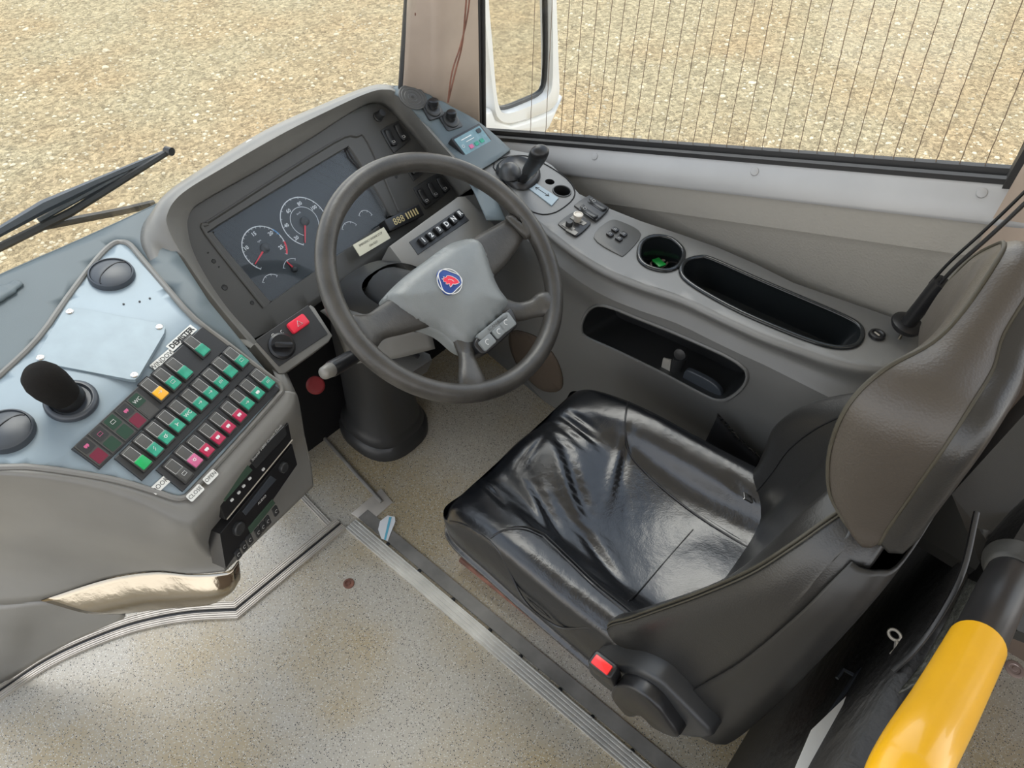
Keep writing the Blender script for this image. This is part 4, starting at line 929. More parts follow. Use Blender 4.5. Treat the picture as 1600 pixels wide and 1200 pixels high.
# ------------------------------------------------------------------ steering column
sc_ = thing('steering_column', 'dark steering column with flared rubber boot standing on the floor', 'steering column', (.74, 1.17, 0))
def ring(cx_, cy_, z, rx, ry, p=2.6, n=32, rot=0):
    out = []
    for k in range(n):
        a = 2*PI*k/n; c, s_ = math.cos(a), math.sin(a)
        x = rx*(abs(c)**(2/p))*(1 if c >= 0 else -1); y = ry*(abs(s_)**(2/p))*(1 if s_ >= 0 else -1)
        out.append(V3((cx_+x*math.cos(rot)-y*math.sin(rot), cy_+x*math.sin(rot)+y*math.cos(rot), z)))
    return out
b = MB(); G = [ring(.80, 1.20, .0, .115, .13), ring(.80, 1.20, .035, .115, .13), ring(.80, 1.20, .045, .104, .12), ring(.80, 1.20, .055, .108, .122), ring(.80, 1.20, .075, .100, .115), ring(.80, 1.19, .088, .09, .105), ring(.79, 1.18, .25, .08, .095), ring(.77, 1.13, .45, .085, .10), ring(.75, 1.06, .60, .09, .105), ring(.74, 1.0, .68, .09, .10), ring(.735, .94, .72, .07, .08)]
b.grid(G, closed_v=True); b.build('boot', 'dark', sc_, smooth=60)
b = MB(); ax0 = WH.P(0, 0, -.05); ax1 = WH.P(0, -.0, -.16); b.tube([ax0, ax1, V3((.74, .98, .66))], [.05, .065, .07], 24); b.build('shaft_cover', 'dark', sc_, smooth=60)
# shroud (smooth curved cover from dash towards the wheel)
G = [[PZ(500, 486, .62), PZ(545, 462, .66), PZ(590, 440, .69), PZ(640, 425, .70)], [PZ(515, 500, .62), PZ(560, 480, .68), PZ(610, 460, .71), PZ(660, 450, .71)], [PZ(530, 530, .60), PZ(570, 520, .66), PZ(610, 510, .69), PZ(670, 500, .69)], [PZ(545, 570, .56), PZ(580, 565, .60), PZ(620, 560, .62), PZ(680, 545, .63)]]
b = MB(); b.grid(patch(G, 6, 6)); b.build('shroud', 'dash', sc_, smooth=70, solid=.004)
# ignition block under wheel seen through lower opening
IF = frame(PZ(640, 560, .60), -.3, .5); b = MB(); b.prism(IF, [IF.uv(*p) for p in ((590, 535), (612, 527), (672, 552), (676, 562), (640, 585), (600, 565))], -.08, 0, .006); b.build('ignition_block', 'panel', sc_, smooth=40)
b = MB(); f, l = fpx((635, 546), (655, 558), .001, IF); b.rbox(f, 0, 0, l, .010, -.002, .004, .003, .001); b.build('key_slot', 'black', sc_, smooth=40)
# stalk
st = thing('column_stalk', 'black control stalk with pale grey tip left of the wheel', 'lever', PZ(552, 560, .70))
a = PZ(555, 556, .70); c = PZ(512, 580, .74); d = (c-a).normalized(); f = axis_frame(a-d*.06, d); ll = (c-a).length
b = MB(); b.lathe(f, [(.008, 0), (.009, .05), (.0135, .06), (.015, .08), (.0155, .06+ll*.86), (.014, .06+ll*.9)], 20); b.build('grip', 'black', st, smooth=50)
b = MB(); b.lathe(f, [(.0135, .06+ll*.88), (.014, .06+ll*.92), (.012, .06+ll*1.12), (.008, .06+ll*1.17), (0, .06+ll*1.18)], 20); b.build('tip', 'flange', st, smooth=50)
# red cap under dash
b = MB(); f = axis_frame(PZ(493, 602, .45), (-.1, -.6, .7)); b.lathe(f, [(.020, -.01), (.022, .0), (.018, .006), (.007, .008), (0, .006)], 24)
tag(b.build('valve_knob', mat('dull_red', (.25, .015, .02), .5)), 'dull red round knob in the shadow below the hazard switch box', 'knob')
# footwell back wall and kick panels
b = MB(); b.prism(WORLD, [(.45, 1.30), (1.36, 1.30), (1.36, 1.36), (.45, 1.36)], 0.0, .62); struct(b, 'wall_front', 'blackm')
#@@SECTION console
# ------------------------------------------------------------------ side console
con = thing('side_console', 'grey moulded side console with tray and pockets along the right wall', 'console', (1.2, .5, 0))
def T(x, y): return .715+.05*sm(y, .55, 1.02)
ridge = [(752, 266), (775, 290), (800, 312), (828, 334), (855, 355), (900, 390), (950, 420), (1010, 444), (1070, 464), (1130, 492), (1197, 522), (1260, 545), (1310, 562), (1360, 572), (1420, 570)]
outer_ = [(1560, 560), (1470, 522), (1400, 498), (1320, 470), (1240, 442), (1180, 412), (1120, 386), (1060, 365), (1000, 345), (950, 325), (905, 303), (885, 280), (862, 258), (830, 240), (798, 234)]
rid = spline([PS(*p, T) for p in ridge], 3); op = rid+[PS(*p, T) for p in outer_]
def txy(px, py): p = PS(px, py, T); return (p.x, p.y)
cup = spl2([txy(*p) for p in ((998, 400), (1003, 380), (1022, 370), (1048, 374), (1066, 390), (1067, 405), (1058, 418), (1040, 424), (1018, 420), (1004, 412))], 3)
tray = spl2([txy(*p) for p in ((1064, 422), (1072, 409), (1092, 403), (1112, 406), (1180, 436), (1260, 470), (1320, 496), (1342, 510), (1347, 524), (1340, 538), (1322, 544), (1290, 541), (1240, 524), (1160, 490), (1100, 458), (1070, 437))], 3)
def disc(px, py, r): x, y = txy(px, py); return [(x+r*math.cos(a), y+r*math.sin(a)) for a in [2*PI*k/24 for k in range(24)]]
h1 = disc(859, 284, .0115); h2 = disc(878, 299, .021)
b = MB(); cdt(b, [(p.x, p.y) for p in op], [cup, tray, h1, h2], .022, lambda x, y: V3((x, y, T(x, y))))
def Fx(z, y=0.5): return 1.095+.10*max(1-max(z, 0)/.72, 0)**1.3+.06*sm(y, .85, 1.15)
face_top = []
for p in rid: face_top.append(V3((min(Fx(.645, p.y), p.x-.006 if p.y < .9 else p.x+.02), p.y, T(p.x, p.y)-.07)))
mid = [p+V3((-.012, 0, -.010)) for p in rid]; mid2 = [p.lerp(q, .62)+V3((.012, 0, .004)) for p, q in zip(rid, face_top)]
b.grid(patch([rid, mid, mid2, face_top], 6, 1)); b.build('shell', 'cons', con, smooth=70)
# inner face with pocket slot
ftop = face_top
tops_ = [(p.y, p.z) for p in ftop]
outline = tops_+[(-.12, .64), (-.12, 0.0), (.3, 0.0), (.9, 0.0), (1.25, 0.0), (1.25, .6)]
fx_top = {}
def FX(y, z):
    # blend to the fillet's lower edge
    best = min(ftop, key=lambda p: abs(p.y-y)); t = sm(z, best.z-.12, best.z); return Fx(z, y)*(1-t)+best.x*t
def fyz(px, py):
    a, b_ = .8, 1.6; r = ray(px, py)
    for _ in range(40):
        m = (a+b_)/2; p = CAM+r*(m/r.x)
        if p.x < FX(p.y, p.z): a = m
        else: b_ = m
    p = CAM+r*(a/r.x); return (p.y, p.z)
slot = spl2([fyz(*p) for p in ((909, 512), (913, 495), (925, 480), (945, 477), (1000, 498), (1060, 522), (1130, 553), (1160, 572), (1168, 588), (1160, 606), (1140, 622), (1122, 625), (1100, 617), (1030, 580), (960, 546), (916, 526))], 3)
b = MB(); cdt(b, outline, [slot], .03, lambda y, z: V3((FX(y, z), y, z))); b.build('side_panel', 'cons', con, smooth=70)
def pocket(loop, dvec, par, m_, name, shrink=.96, capm=True, steps=3):
    c = sum(loop, V3((0, 0, 0)))/len(loop); d = V3(dvec); G = []
    for k in range(steps+1):
        t = k/steps; s_ = 1-(1-shrink)*t; G.append([c+(p-c)*s_+d*t for p in loop])
    b = MB(); b.grid(G, closed_v=True); b.add(G[-1], [list(range(len(loop)))]); return b.build(name, m_, par, smooth=50)
pocket([V3((FX(y, z), y, z)) for y, z in slot], (.13, 0, -.02), con, 'dark', 'slot_pocket', .94)
b = MB(); b.tube([V3((FX(y, z)-.001, y, z)) for y, z in slot], .004, 6, closed=True); b.build('slot_rim', 'cons', con)
pocket([V3((x, y, T(x, y))) for x, y in cup], (0, 0, -.065), con, 'gloss', 'cup_holder', .86)
pocket([V3((x, y, T(x, y))) for x, y in tray], (0, 0, -.07), con, 'gloss', 'tray', .90)
for lp_ in (cup, tray):
    c = (sum(p[0] for p in lp_)/len(lp_), sum(p[1] for p in lp_)/len(lp_))
    b = MB(); b.tube([V3((x, y, T(x, y)+.002)) for x, y in lp_], .0055, 8, closed=True, flat=.8); b.build('rim', 'gloss', con, smooth=70)
pocket([V3((x, y, T(x, y))) for x, y in h1], (0, 0, -.03), con, 'blackm', 'round_hole', .95); pocket([V3((x, y, T(x, y))) for x, y in h2], (0, 0, -.04), con, 'black', 'round_socket', .8)
b = MB(); b.tube([V3((x, y, T(x, y)+.001)) for x, y in h2], .0018, 6, closed=True); b.build('socket_ring', 'dark', con)
# long gloss surround of tray
# oval brown recess low on the side
ov = spl2([fyz(*p) for p in ((797, 520), (815, 517), (845, 530), (872, 565), (880, 600), (868, 612), (840, 605), (812, 575), (798, 545))], 3)
b = MB(); cdt(b, ov, [], .03, lambda y, z: V3((FX(y, z)-.003, y, z))); b.build('oval_cover', 'brown', con, smooth=60, solid=.003)
# shift plate
tn = V3((0, 0, 1)); TF = Fr(PS(820, 300, T)+V3((0, 0, .001)), (1, 0, 0), (0, 1, 0), (0, .12, 1)); 
def onT(px, py, dz=0):
    p = PS(px, py, lambda x, y: T(x, y)+dz); return p
plq = [(771, 262), (790, 246), (822, 244), (850, 256), (884, 278), (897, 295), (896, 310), (880, 325), (862, 334), (840, 334), (815, 318)]
pq = [onT(*p) for p in plq]; b = MB(); sp3 = spl2([(p.x, p.y) for p in pq], 3); b.tube([V3((x, y, T(x, y)+.0005)) for x, y in sp3], .0016, 6, closed=True); b.build('plate_seam', 'blackm', con)
# gear lever (hand brake / shift)
gl_ = thing('hand_brake_lever', 'black lever with angular grip in an oval gaiter on the side console', 'lever', onT(806, 280))
base = [onT(*p, .002) for p in ((776, 268), (786, 255), (803, 249), (820, 252), (838, 262), (843, 275), (836, 287), (822, 295), (806, 294), (790, 283))]
bs = spline(base, 4, True); c0 = sum(bs, V3((0, 0, 0)))/len(bs); zz = V3((0, 0, 1))
b = MB(); G = [[c0+(p-c0)*1.06 for p in bs], [c0+(p-c0)*1.02+zz*.010 for p in bs], [c0+(p-c0)*.9+zz*.014 for p in bs], [c0+(p-c0)*.82+zz*.010 for p in bs], [c0+(p-c0)*.3+zz*.006 for p in bs]]; b.grid(G, closed_v=True); b.add(G[-1], [list(range(len(bs)))]); b.build('base', 'black', gl_, smooth=50)
dm = onT(797, 274, .012); b = MB(); b.lathe(axis_frame(dm, (.1, .1, 1)), [(.028, 0), (.026, .012), (.018, .024), (.008, .029), (0, .03)], 24, 1, 1.2); b.build('gaiter', 'dark', gl_, smooth=70)
l0 = onT(818, 280, .02); l1 = PZ(842, 244, .885); dd = (l1-l0)
b = MB(); b.tube([l0-dd*.2, l0, l0+dd*.55], [.009, .010, .012], 12); b.build('stem', 'black', gl_, smooth=50)
gp = [l0+dd*.30, l0+dd*.5, l0+dd*.85, l0+dd*1.0+V3((0, 0, .006)), l0+dd*1.12+V3((0, 0, .008))]
b = MB(); b.tube(spline(gp, 4), [.014, .016, .017, .018, .019, .019, .020, .020, .021, .021, .022, .022, .022, .022, .021, .019, .014], 16, flat=.75); b.build('grip', 'black', gl_, smooth=60)
# plaque with arrow
q4 = [onT(*p, .001) for p in ((821, 290), (833, 283), (873, 309), (862, 321))]
pc = sum(q4, V3((0, 0, 0)))/4; xx = (q4[2]-q4[1]).normalized(); nn_ = V3((0, .0, 1)); slope = (T(0, pc.y+.02)-T(0, pc.y-.02))/.04; nn_ = V3((0, -slope, 1)).normalized(); xx = (xx-nn_*xx.dot(nn_)).normalized(); QF = Fr(pc, xx, nn_.cross(xx), nn_)
ar = thing('arrow_plaque', 'small pale metal plaque with a two-way arrow beside the lever', 'plaque', pc)
b = MB(); b.prism(QF, [QF.uv(*p, .002) for p in ((821, 290), (833, 283), (873, 309), (862, 321))], -.002, .002, .0006); b.build('plate', 'silver', ar, smooth=20)
b = MB(); b.tube([QF.P(-.022, 0, .0022), QF.P(.022, 0, .0022)], .0009, 4)
for s_ in (-1, 1): b.tube([QF.P(s_*.014, .005, .0022), QF.P(s_*.022, 0, .0022), QF.P(s_*.014, -.005, .0022)], .0009, 4)
b.build('arrow', 'ink', ar)
# rocker pair + button block + door lock block on console
CF = Fr(onT(915, 340), (1, 0, 0), (0, 1, 0), (0, -.1, 1)); CF = Fr(CF.o, (1, 0, 0), CF.n.cross(V3((1, 0, 0))), CF.n)
rocker_group([(896, 322), (920, 306), (952, 326), (932, 346)], [((932, 341), (908, 325), .016), ((946, 329), (922, 313), .016)], CF, .003, 'pair of dark rockers on the console behind the round socket')
bb_ = thing('button_block', 'square black block with a brass button and a black knob on the console', 'button block', CF.P(*CF.uv(897, 347), 0))
qb = [CF.uv(*p, .003) for p in ((870, 350), (895, 331), (925, 348), (901, 370))]
rpb = spl2([(p[0], p[1]) for q in range(4) for p in [(qb[q][0]*.85+qb[q-1][0]*.15, qb[q][1]*.85+qb[q-1][1]*.15), (qb[q][0]*.85+qb[(q+1) % 4][0]*.15, qb[q][1]*.85+qb[(q+1) % 4][1]*.15)]], 3)
b = MB(); b.prism(CF, rpb, -.02, .004, .0015); b.build('frame', 'black', bb_, smooth=40)
for a, c in (((880, 350), (896, 360)), ((893, 339), (909, 349)), ((905, 345), (914, 351)), ((886, 358), (901, 366))):
    f, l = fpx(a, c, .004, CF); b = MB(); b.rbox(f, 0, 0, l, .013, 0, .0015, .001); b.build('insert', 'flange', bb_, smooth=20)
f = CF.at(*CF.uv(902, 344, .006), .005); b = MB(); b.lathe(f, [(.0085, 0), (.0085, .012), (.011, .013), (.011, .018), (.008, .019), (.007, .0175), (0, .0175)], 24); b.build('brass_button', 'trim', bb_, smooth=40)
f = CF.at(*CF.uv(889, 352, .006), .005); b = MB(); b.lathe(f, [(.008, 0), (.008, .008), (.006, .011), (0, .011)], 20); b.build('knob', 'black', bb_, smooth=40)
dlk = thing('window_switch_plate', 'dark rounded plate with four small square buttons on the console', 'switch', onT(963, 368))
zc_ = onT(963, 368); CF = Fr(V3((zc_.x, zc_.y, zc_.z+.001)), (1, 0, 0), (0, 1, 0), (0, 0, 1))
sl_ = (T(0, zc_.y+.02)-T(0, zc_.y-.02))/.04; CF = Fr(CF.o, (1, 0, 0), (0, 1, sl_), (0, -sl_, 1))
qd = [CF.uv(*p, .003) for p in ((928, 370), (952, 344), (975, 347), (1002, 365), (978, 396), (965, 396))]
b = MB(); b.prism(CF, spl2(qd, 4), -.004, .002, .001); b.build('plate', 'panel', dlk, smooth=40)
for (px, py) in ((953, 367), (961, 360), (967, 374), (974, 367)):
    f = fpx((px-4, py-2.7), (px+4, py+2.7), .003, CF)[0]; b = MB(); b.rbox(f, 0, 0, .015, .0135, 0, .0045, .0025, .001); kb = b.build('button', 'black', dlk, smooth=40)
    b = MB(); b.tube([f.P(x*.0022, y*.0022, .0047) for x, y in ((-1, -1), (1, -1), (1, 1), (-1, 1))], .0004, 4, True); b.build('symbol', 'print', kb)
# keys with green tag in the cup
kt = thing('key_ring', 'keys with a green plastic tag lying in the round cup holder', 'keys', PZ(1030, 412, .66))
kz = .655
f, l = fpx((1022, 404), (1037, 418), 0, Fr((0, 0, kz+.012), (1, 0, 0), (0, 1, 0), (0, 0, 1)))
b = MB(); b.rbox(f, 0, 0, .030, .020, 0, .003, .002, .0008); b.build('tag', 'tag', kt, smooth=30, label='bright green tag')
b = MB(); kc = PZ(1030, 411, kz+.006); b.tube([kc+V3((.026*math.cos(a), .016*math.sin(a), .002*math.sin(3*a))) for a in [2*PI*k/28 for k in range(28)]], .0025, 6, closed=True); b.build('ring', 'keym', kt, smooth=60)
b = MB(); b.tube([kc+V3((.01, 0, 0)), kc+V3((.028, -.012, .004))], .003, 6); b.build('key', 'keym', kt)
# console end cap
b = MB(); f = axis_frame(onT(1370, 524, .002), (0, 0, 1)); b.lathe(f, [(.016, 0), (.015, .005), (.011, .006), (.009, .003), (0, .003)], 24); o = b.build('socket_cap', 'black', smooth=40); tag(o, 'small round black socket in the console just behind the long tray', 'socket')
b = MB(); b.rbox(fpx((1366, 519), (1374, 525), .004, Fr(onT(1370, 524, .002), (1, 0, 0), (0, 1, 0), (0, 0, 1)))[0], 0, 0, .012, .003, 0, .0015, .001); b.build('slit', 'trim', o)
# items inside the slot pocket
def FXp(px, py, dx):
    r = ray(px, py); y, z = fyz(px, py); x = FX(y, z)+dx; return CAM+r*(x/r.x)
tk = thing('buckle_tongue', 'dark plastic belt latch with metal tab standing in the side pocket', 'belt latch', FXp(1052, 580, .03))
b = MB(); b.tube([FXp(1062, 560, .035), FXp(1058, 572, .035), FXp(1052, 590, .03)], [.016, .015, .017], 10, flat=.5); b.lathe(axis_frame(FXp(1064, 552, .03), (-1, -.1, .2)), [(.014, 0), (.014, .008), (.006, .010), (0, .010)], 16); b.build('body', 'dark', tk, smooth=50)
b = MB(); q = [FXp(*p, .02) for p in ((1036, 560), (1048, 563), (1046, 585), (1032, 580))]; b.add(q+[p+V3((.004, 0, 0)) for p in q], [[0, 1, 2, 3], [7, 6, 5, 4], [0, 4, 5, 1], [1, 5, 6, 2], [2, 6, 7, 3], [3, 7, 4, 0]]); b.build('metal_tab', 'alu', tk, smooth=0)
q = spl2([(p.y, p.z) for p in [FXp(*p, .03) for p in ((1072, 578), (1090, 584), (1115, 598), (1128, 612), (1126, 624), (1110, 622), (1085, 610), (1070, 596))]], 4); xo = FXp(1100, 600, .03).x
b = MB(); b.prism(Fr((xo, 0, 0), (0, 1, 0), (0, 0, 1), (-1, 0, 0)), [(y, z) for y, z in q], -.006, .006, .003); o = b.build('spectacle_case', 'vent', smooth=50); tag(o, 'flat grey rounded case leaning in the side pocket', 'case')
# belt guide / strut by the console end
bt2 = thing('seat_belt', 'black seat belt strap in a tubular sleeve rising beside the window wall', 'seat belt', onT(1410, 525))
q = [PX(*p, 1.27) for p in ((1398, 535), (1418, 505), (1440, 478), (1462, 450), (1495, 415), (1540, 375), (1580, 338), (1640, 280))]
b = MB(); b.tube(spline(q[3:], 5), .010, 10, flat=.35); b.tube([p+V3((0, .012, .004)) for p in spline(q[3:], 5)], .003, 6); b.build('strap', 'black', bt2, smooth=60)
b = MB(); b.tube(spline([q[1], q[2], q[3], q[3].lerp(q[4], .3)], 5), .018, 14, flat=.8); b.build('sleeve', 'black', bt2, smooth=60)
b = MB(); f = axis_frame(q[1]+V3((0, 0, -.005)), q[2]-q[1]); b.lathe(f, [(.026, -.006), (.030, 0), (.030, .006), (.022, .010)], 24); b.build('collar', 'black', bt2, smooth=40)
b = MB(); b.tube(spline([q[1], PX(1402, 535, 1.26), PX(1395, 552, 1.25), PX(1385, 558, 1.25), PX(1380, 566, 1.25)], 5), .0032, 8); b.build('hook', 'chrome', bt2, smooth=60)
b = MB(); b.lathe(axis_frame(PX(1384, 557, 1.25), (-1, 0, .3)), [(.012, -.004), (.012, .004), (.006, .006), (0, .006)], 18); b.build('pivot', 'blackm', bt2, smooth=40)
b = MB(); b.prism(WORLD, [(1.295, -1.2), (1.33, -1.2), (1.33, -.005), (1.295, -.03)], 0, 1.0); struct(b, 'wall_right_rear', 'cloth')
pA = PX(1578, 296, 1.335); b = MB(); b.prism(WORLD, [(1.30, -.5), (1.37, -.5), (1.37, pA.y-.005), (1.315, pA.y)], .9, 2.3, .01); struct(b, 'trim_13', 'pillar')
b = MB(); b.prism(WORLD, [(1.345, pA.y-.02), (1.378, pA.y-.02), (1.378, pA.y+.018), (1.345, pA.y+.012)], .95, 2.3, .005); struct(b, 'trim_14', 'rubber')
#@@SECTION seat
# ------------------------------------------------------------------ driver's seat
seat = thing('driver_seat', 'black leather driver seat with bolstered cushion and winged headrest', 'seat', (.745, .35, 0))
SX = .745
def sec(y, hw, zt, zb, bol, mid_, low=None):
    L_ = [(-hw*.86, zb), (-hw*.99, zb+.02), (-hw*1.02, zb+.07), (-hw*.99, zt+bol-.025), (-hw*.93, zt+bol-.006), (-hw*.84, zt+bol), (-hw*.68, zt+bol*.75), (-hw*.56, zt+bol*.10), (-hw*.40, zt-.006), (0, zt+mid_)]
    R_ = [(-x, z) for x, z in L_[:-1]][::-1]
    return [V3((SX+x, y, z)) for x, z in L_+R_]
secs = [sec(.625, .17, .385, .372, .0, .002), sec(.638, .205, .405, .358, .0, .002), sec(.632, .222, .43, .35, .0, .004), sec(.612, .232, .452, .345, .002, .006), sec(.575, .238, .466, .343, .006, .006), sec(.50, .241, .468, .342, .022, .0), sec(.42, .245, .458, .34, .038, -.004), sec(.33, .248, .448, .338, .048, -.008), sec(.24, .250, .446, .336, .052, -.006), sec(.16, .252, .452, .335, .050, 0), sec(.10, .25, .46, .335, .045, 0), sec(.06, .24, .45, .31, .03, 0)]
Gc = patch(secs, 14, 8, closed_v=True)
FOLDS = [(.80, .565, 1.35, .007, .05, -.005), (.825, .55, 1.4, .006, .055, -.006), (.852, .535, 1.45, .006, .05, -.006), (.812, .54, 1.4, .008, .05, .004), (.838, .53, 1.42, .007, .05, .004), (.875, .55, 1.5, .006, .035, -.004),
    (.735, .46, .95, .008, .10, -.008), (.715, .468, .95, .010, .10, .007), (.835, .41, .45, .006, .07, -.006), (.82, .42, .45, .008, .07, .004), (.79, .37, .6, .008, .06, -.003),
    (.66, .50, 1.15, .008, .08, -.006), (.64, .49, 1.1, .010, .08, .005), (.655, .38, 1.25, .008, .10, -.007), (.68, .39, 1.25, .009, .09, .005), (.60, .57, 1.3, .007, .05, -.004), (.74, .575, .2, .008, .06, -.004), (.92, .20, 1.3, .008, .03, -.004)]
def wr(p):
    # pressed hollow and soft leather folds
    dx, dy = p.x-SX-.02, p.y-.30
    if p.z > .40:
        h = -.012*math.exp(-(dx*dx/.010+dy*dy/.014))
        for (x0, y0, ang, wd, ln, am) in FOLDS:
            ex, ey = p.x-x0, p.y-y0; a_ = ex*math.cos(ang)+ey*math.sin(ang); c_ = -ex*math.sin(ang)+ey*math.cos(ang)
            h += am*math.exp(-(c_/wd)**2-(a_/ln)**2)
        p = p+V3((0, 0, h))
    return p
Gc = [[wr(p) for p in r] for r in Gc]
b = MB(); b.grid(Gc, closed_v=True); b.add(Gc[0], [list(range(len(Gc[0])))]); b.add(Gc[-1], [list(range(len(Gc[-1])))[::-1]])
cu_ = b.build('cushion', 'leather', seat, smooth=80)
def topz(x, y):
    best = None; bd = 9
    for r in Gc:
        for p in r:
            if p.z > .40:
                d = (p.x-x)**2+(p.y-y)**2
                if d < bd: bd, best = d, p.z
    return best
def seam(pts, r=.0022, m_='black', par=None, name='seam'):
    P = spline(pts, 8); b = MB(); P = [V3((p.x, p.y, topz(p.x, p.y)+.0005)) for p in P]
    for _ in range(6): P = [P[0]]+[V3((q.x, q.y, (o_.z+q.z*2+s_.z)/4)) for o_, q, s_ in zip(P, P[1:], P[2:])]+[P[-1]]
    b.tube(P, r, 6); b.tube([p+V3((.0075, 0, -.001)) for p in P], r*.45, 5); return b.build(name, m_, par or cu_, smooth=60)
def cz_(px, py, z=.47): p = PZ(px, py, z); return (p.x, p.y, p.z)
seam([cz_(983, 622, .46), cz_(978, 645), cz_(976, 675), cz_(988, 706), cz_(1030, 742), cz_(1100, 795), cz_(1195, 858, .48)])
seam([cz_(766, 845), cz_(790, 838), cz_(820, 836), cz_(848, 846)])
seam([cz_(848, 846), cz_(890, 888), cz_(930, 928), cz_(985, 975)])
seam([cz_(702, 806, .45), cz_(740, 826), cz_(780, 862), cz_(830, 925), cz_(890, 965), cz_(972, 1003)])
seam([cz_(1088, 812), cz_(1050, 855), cz_(1000, 915), cz_(980, 945)], .0012)
# base under the cushion
b = MB(); b.prism(WORLD, rrect(SX, .34, .45, .50, .05), .315, .35, .01); b.build('pan', 'black', seat, smooth=40)
b = MB(); b.tube([V3((.525, .60, .325)), V3((.52, .40, .322)), V3((.515, .16, .318))], .0045, 8); b.build('side_rail', 'alu', seat)
b = MB(); G = [ring(.78, .42, z, .14-.008*(i % 2), .19-.008*(i % 2)) for i, z in enumerate([.05+.24*k/10 for k in range(11)])]; b.grid(G, closed_v=True); b.build('bellows', 'blackm', seat, smooth=30)
b = MB(); b.prism(WORLD, [(.625, .10), (.95, .10), (.95, .735), (.66, .735), (.625, .70)], 0.0, .05, .006); b.build('floor_plate', 'rust', seat, smooth=30)
b = MB(); b.tube([V3((.615, .70, .035)), V3((.615, .1, .035))], .010, 6); b.build('slide_rail', 'rust', seat)
# backrest
def bsec(z, hw, yf, yw, yb, yr=None):
    yr = yw if yr is None else yr
    P = [(-hw*.75, yb), (-hw*.95, yb+.012), (-hw*1.0, yb+.04), (-hw*1.0, (yb+yw)/2), (-hw*.985, yw-.02), (-hw*.93, yw), (-hw*.82, yw-.008), (-hw*.66, yf+.020), (-hw*.52, yf), (0, yf-.004)]
    Q = [(-x, y) for x, y in P[:-1]]; Q[4] = (hw*.985, yr-.02); Q[5] = (hw*.93, yr); Q[6] = (hw*.82, yr-.008); Q[3] = (hw, (yb+yr)/2)
    P = P+Q[::-1]
    return [V3((SX+x, y, z)) for x, y in P]
bs_ = [bsec(.375, .225, .10, .13, -.005), bsec(.40, .238, .115, .175, -.012), bsec(.44, .245, .125, .212, -.016), bsec(.50, .250, .118, .222, -.02, .19), bsec(.57, .250, .10, .19, -.026, .185), bsec(.65, .245, .082, .152, -.032, .182), bsec(.74, .236, .062, .108, -.038, .145), bsec(.84, .222, .042, .062, -.045, .068), bsec(.905, .200, .028, .036, -.048), bsec(.945, .172, .014, .018, -.048), bsec(.962, .14, .002, .004, -.044), bsec(.968, .10, -.01, -.01, -.036)]
Gb_ = patch(bs_, 6, 4, closed_v=True)
b = MB(); b.grid(Gb_, closed_v=True); b.add(Gb_[0], [list(range(len(Gb_[0])))]); b.add(Gb_[-1], [list(range(len(Gb_[-1])))[::-1]]); bk = b.build('backrest', 'leather2', seat, smooth=80)
# piping on the wings: follow the column of the wing edge
def colline(G, j, i0, i1, off): return [G[i][j]+V3(off) for i in range(i0, i1)]
nC = len(Gb_[0])
for j in (5*4, nC-5*4+0):
    q = [r[j % nC] for r in Gb_[6:60]]; b = MB(); b.tube([p+V3((0, .0015, 0)) for p in q], .0022, 6); b.tube([p+V3((-.006 if j < nC/2 else .006, -.001, 0)) for p in q], .0012, 5); b.build('piping', 'stitch', bk, smooth=60)
for j in (7*4+2, nC-7*4-2):
    q = [r[j % nC] for r in Gb_[10:58]]; b = MB(); b.tube([p+V3((0, .0004, 0)) for p in q], .0016, 5); b.build('seam', 'black', bk, smooth=60)
# back shell (hard cover on side/back)
def shell(z, hw, y0, y1):
    return [V3((SX-hw-.004, y0, z)), V3((SX-hw-.005, (y0+y1)/2, z)), V3((SX-hw*.97, y1-.004, z)), V3((SX-hw*.8, y1-.02, z)), V3((SX, y1-.026, z)), V3((SX+hw*.8, y1-.02, z)), V3((SX+hw*.97, y1-.004, z)), V3((SX+hw+.005, (y0+y1)/2, z)), V3((SX+hw+.004, y0, z))]
sh = [shell(.36, .230, .060, -.012), shell(.45, .248, .072, -.018), shell(.57, .252, .05, -.028), shell(.70, .245, .018, -.038), shell(.84, .224, -.008, -.047), shell(.90, .203, -.018, -.051), shell(.935, .18, -.026, -.052)]
b = MB(); b.grid(patch(sh, 5, 5)); b.build('back_shell', mat('shell_black', (.016, .0155, .0145), .42, bump=GR), seat, smooth=70, solid=.004)
# headrest: front face, gusset, back
fp = [(.575, -.018, .965), (.572, .020, .995), (.575, .040, 1.03), (.58, .052, 1.075), (.588, .054, 1.125), (.615, .043, 1.158), (.665, .020, 1.172), (.705, .011, 1.192), (.76, .009, 1.225), (.80, .012, 1.222), (.85, .019, 1.192), (.875, .035, 1.15), (.885, .045, 1.09), (.88, .04, 1.03), (.87, .0, .97), (.80, -.01, .955), (.72, -.005, .95), (.64, -.01, .952)]
fp = [V3(p) for p in fp]
bk_ = []
for p in fp:
    x, z = p.x, p.z; yy = -.038 if x < .68 else -.030
    if abs(p.z-.96) < .02: yy = -.04
    bk_.append(V3((x+(.008 if x < .7 else 0), yy, z-.004)))
FPs = spline(fp, 5, True); BKs = spline(bk_, 5, True)
cF = sum(FPs, V3((0, 0, 0)))/len(FPs); 
def bulge(p, q, t, k):
    c = cF; m = p.lerp(q, t); d = V3((m.x-c.x, 0, m.z-c.z)).normalized(); return m+d*k
G = [[cF.lerp(p, .02)+V3((0, .0, 0)) for p in FPs], [cF.lerp(p, .5)+V3((0, .012, 0)) for p in FPs], [cF.lerp(p, .85)+V3((0, .012, 0)) for p in FPs], FPs]
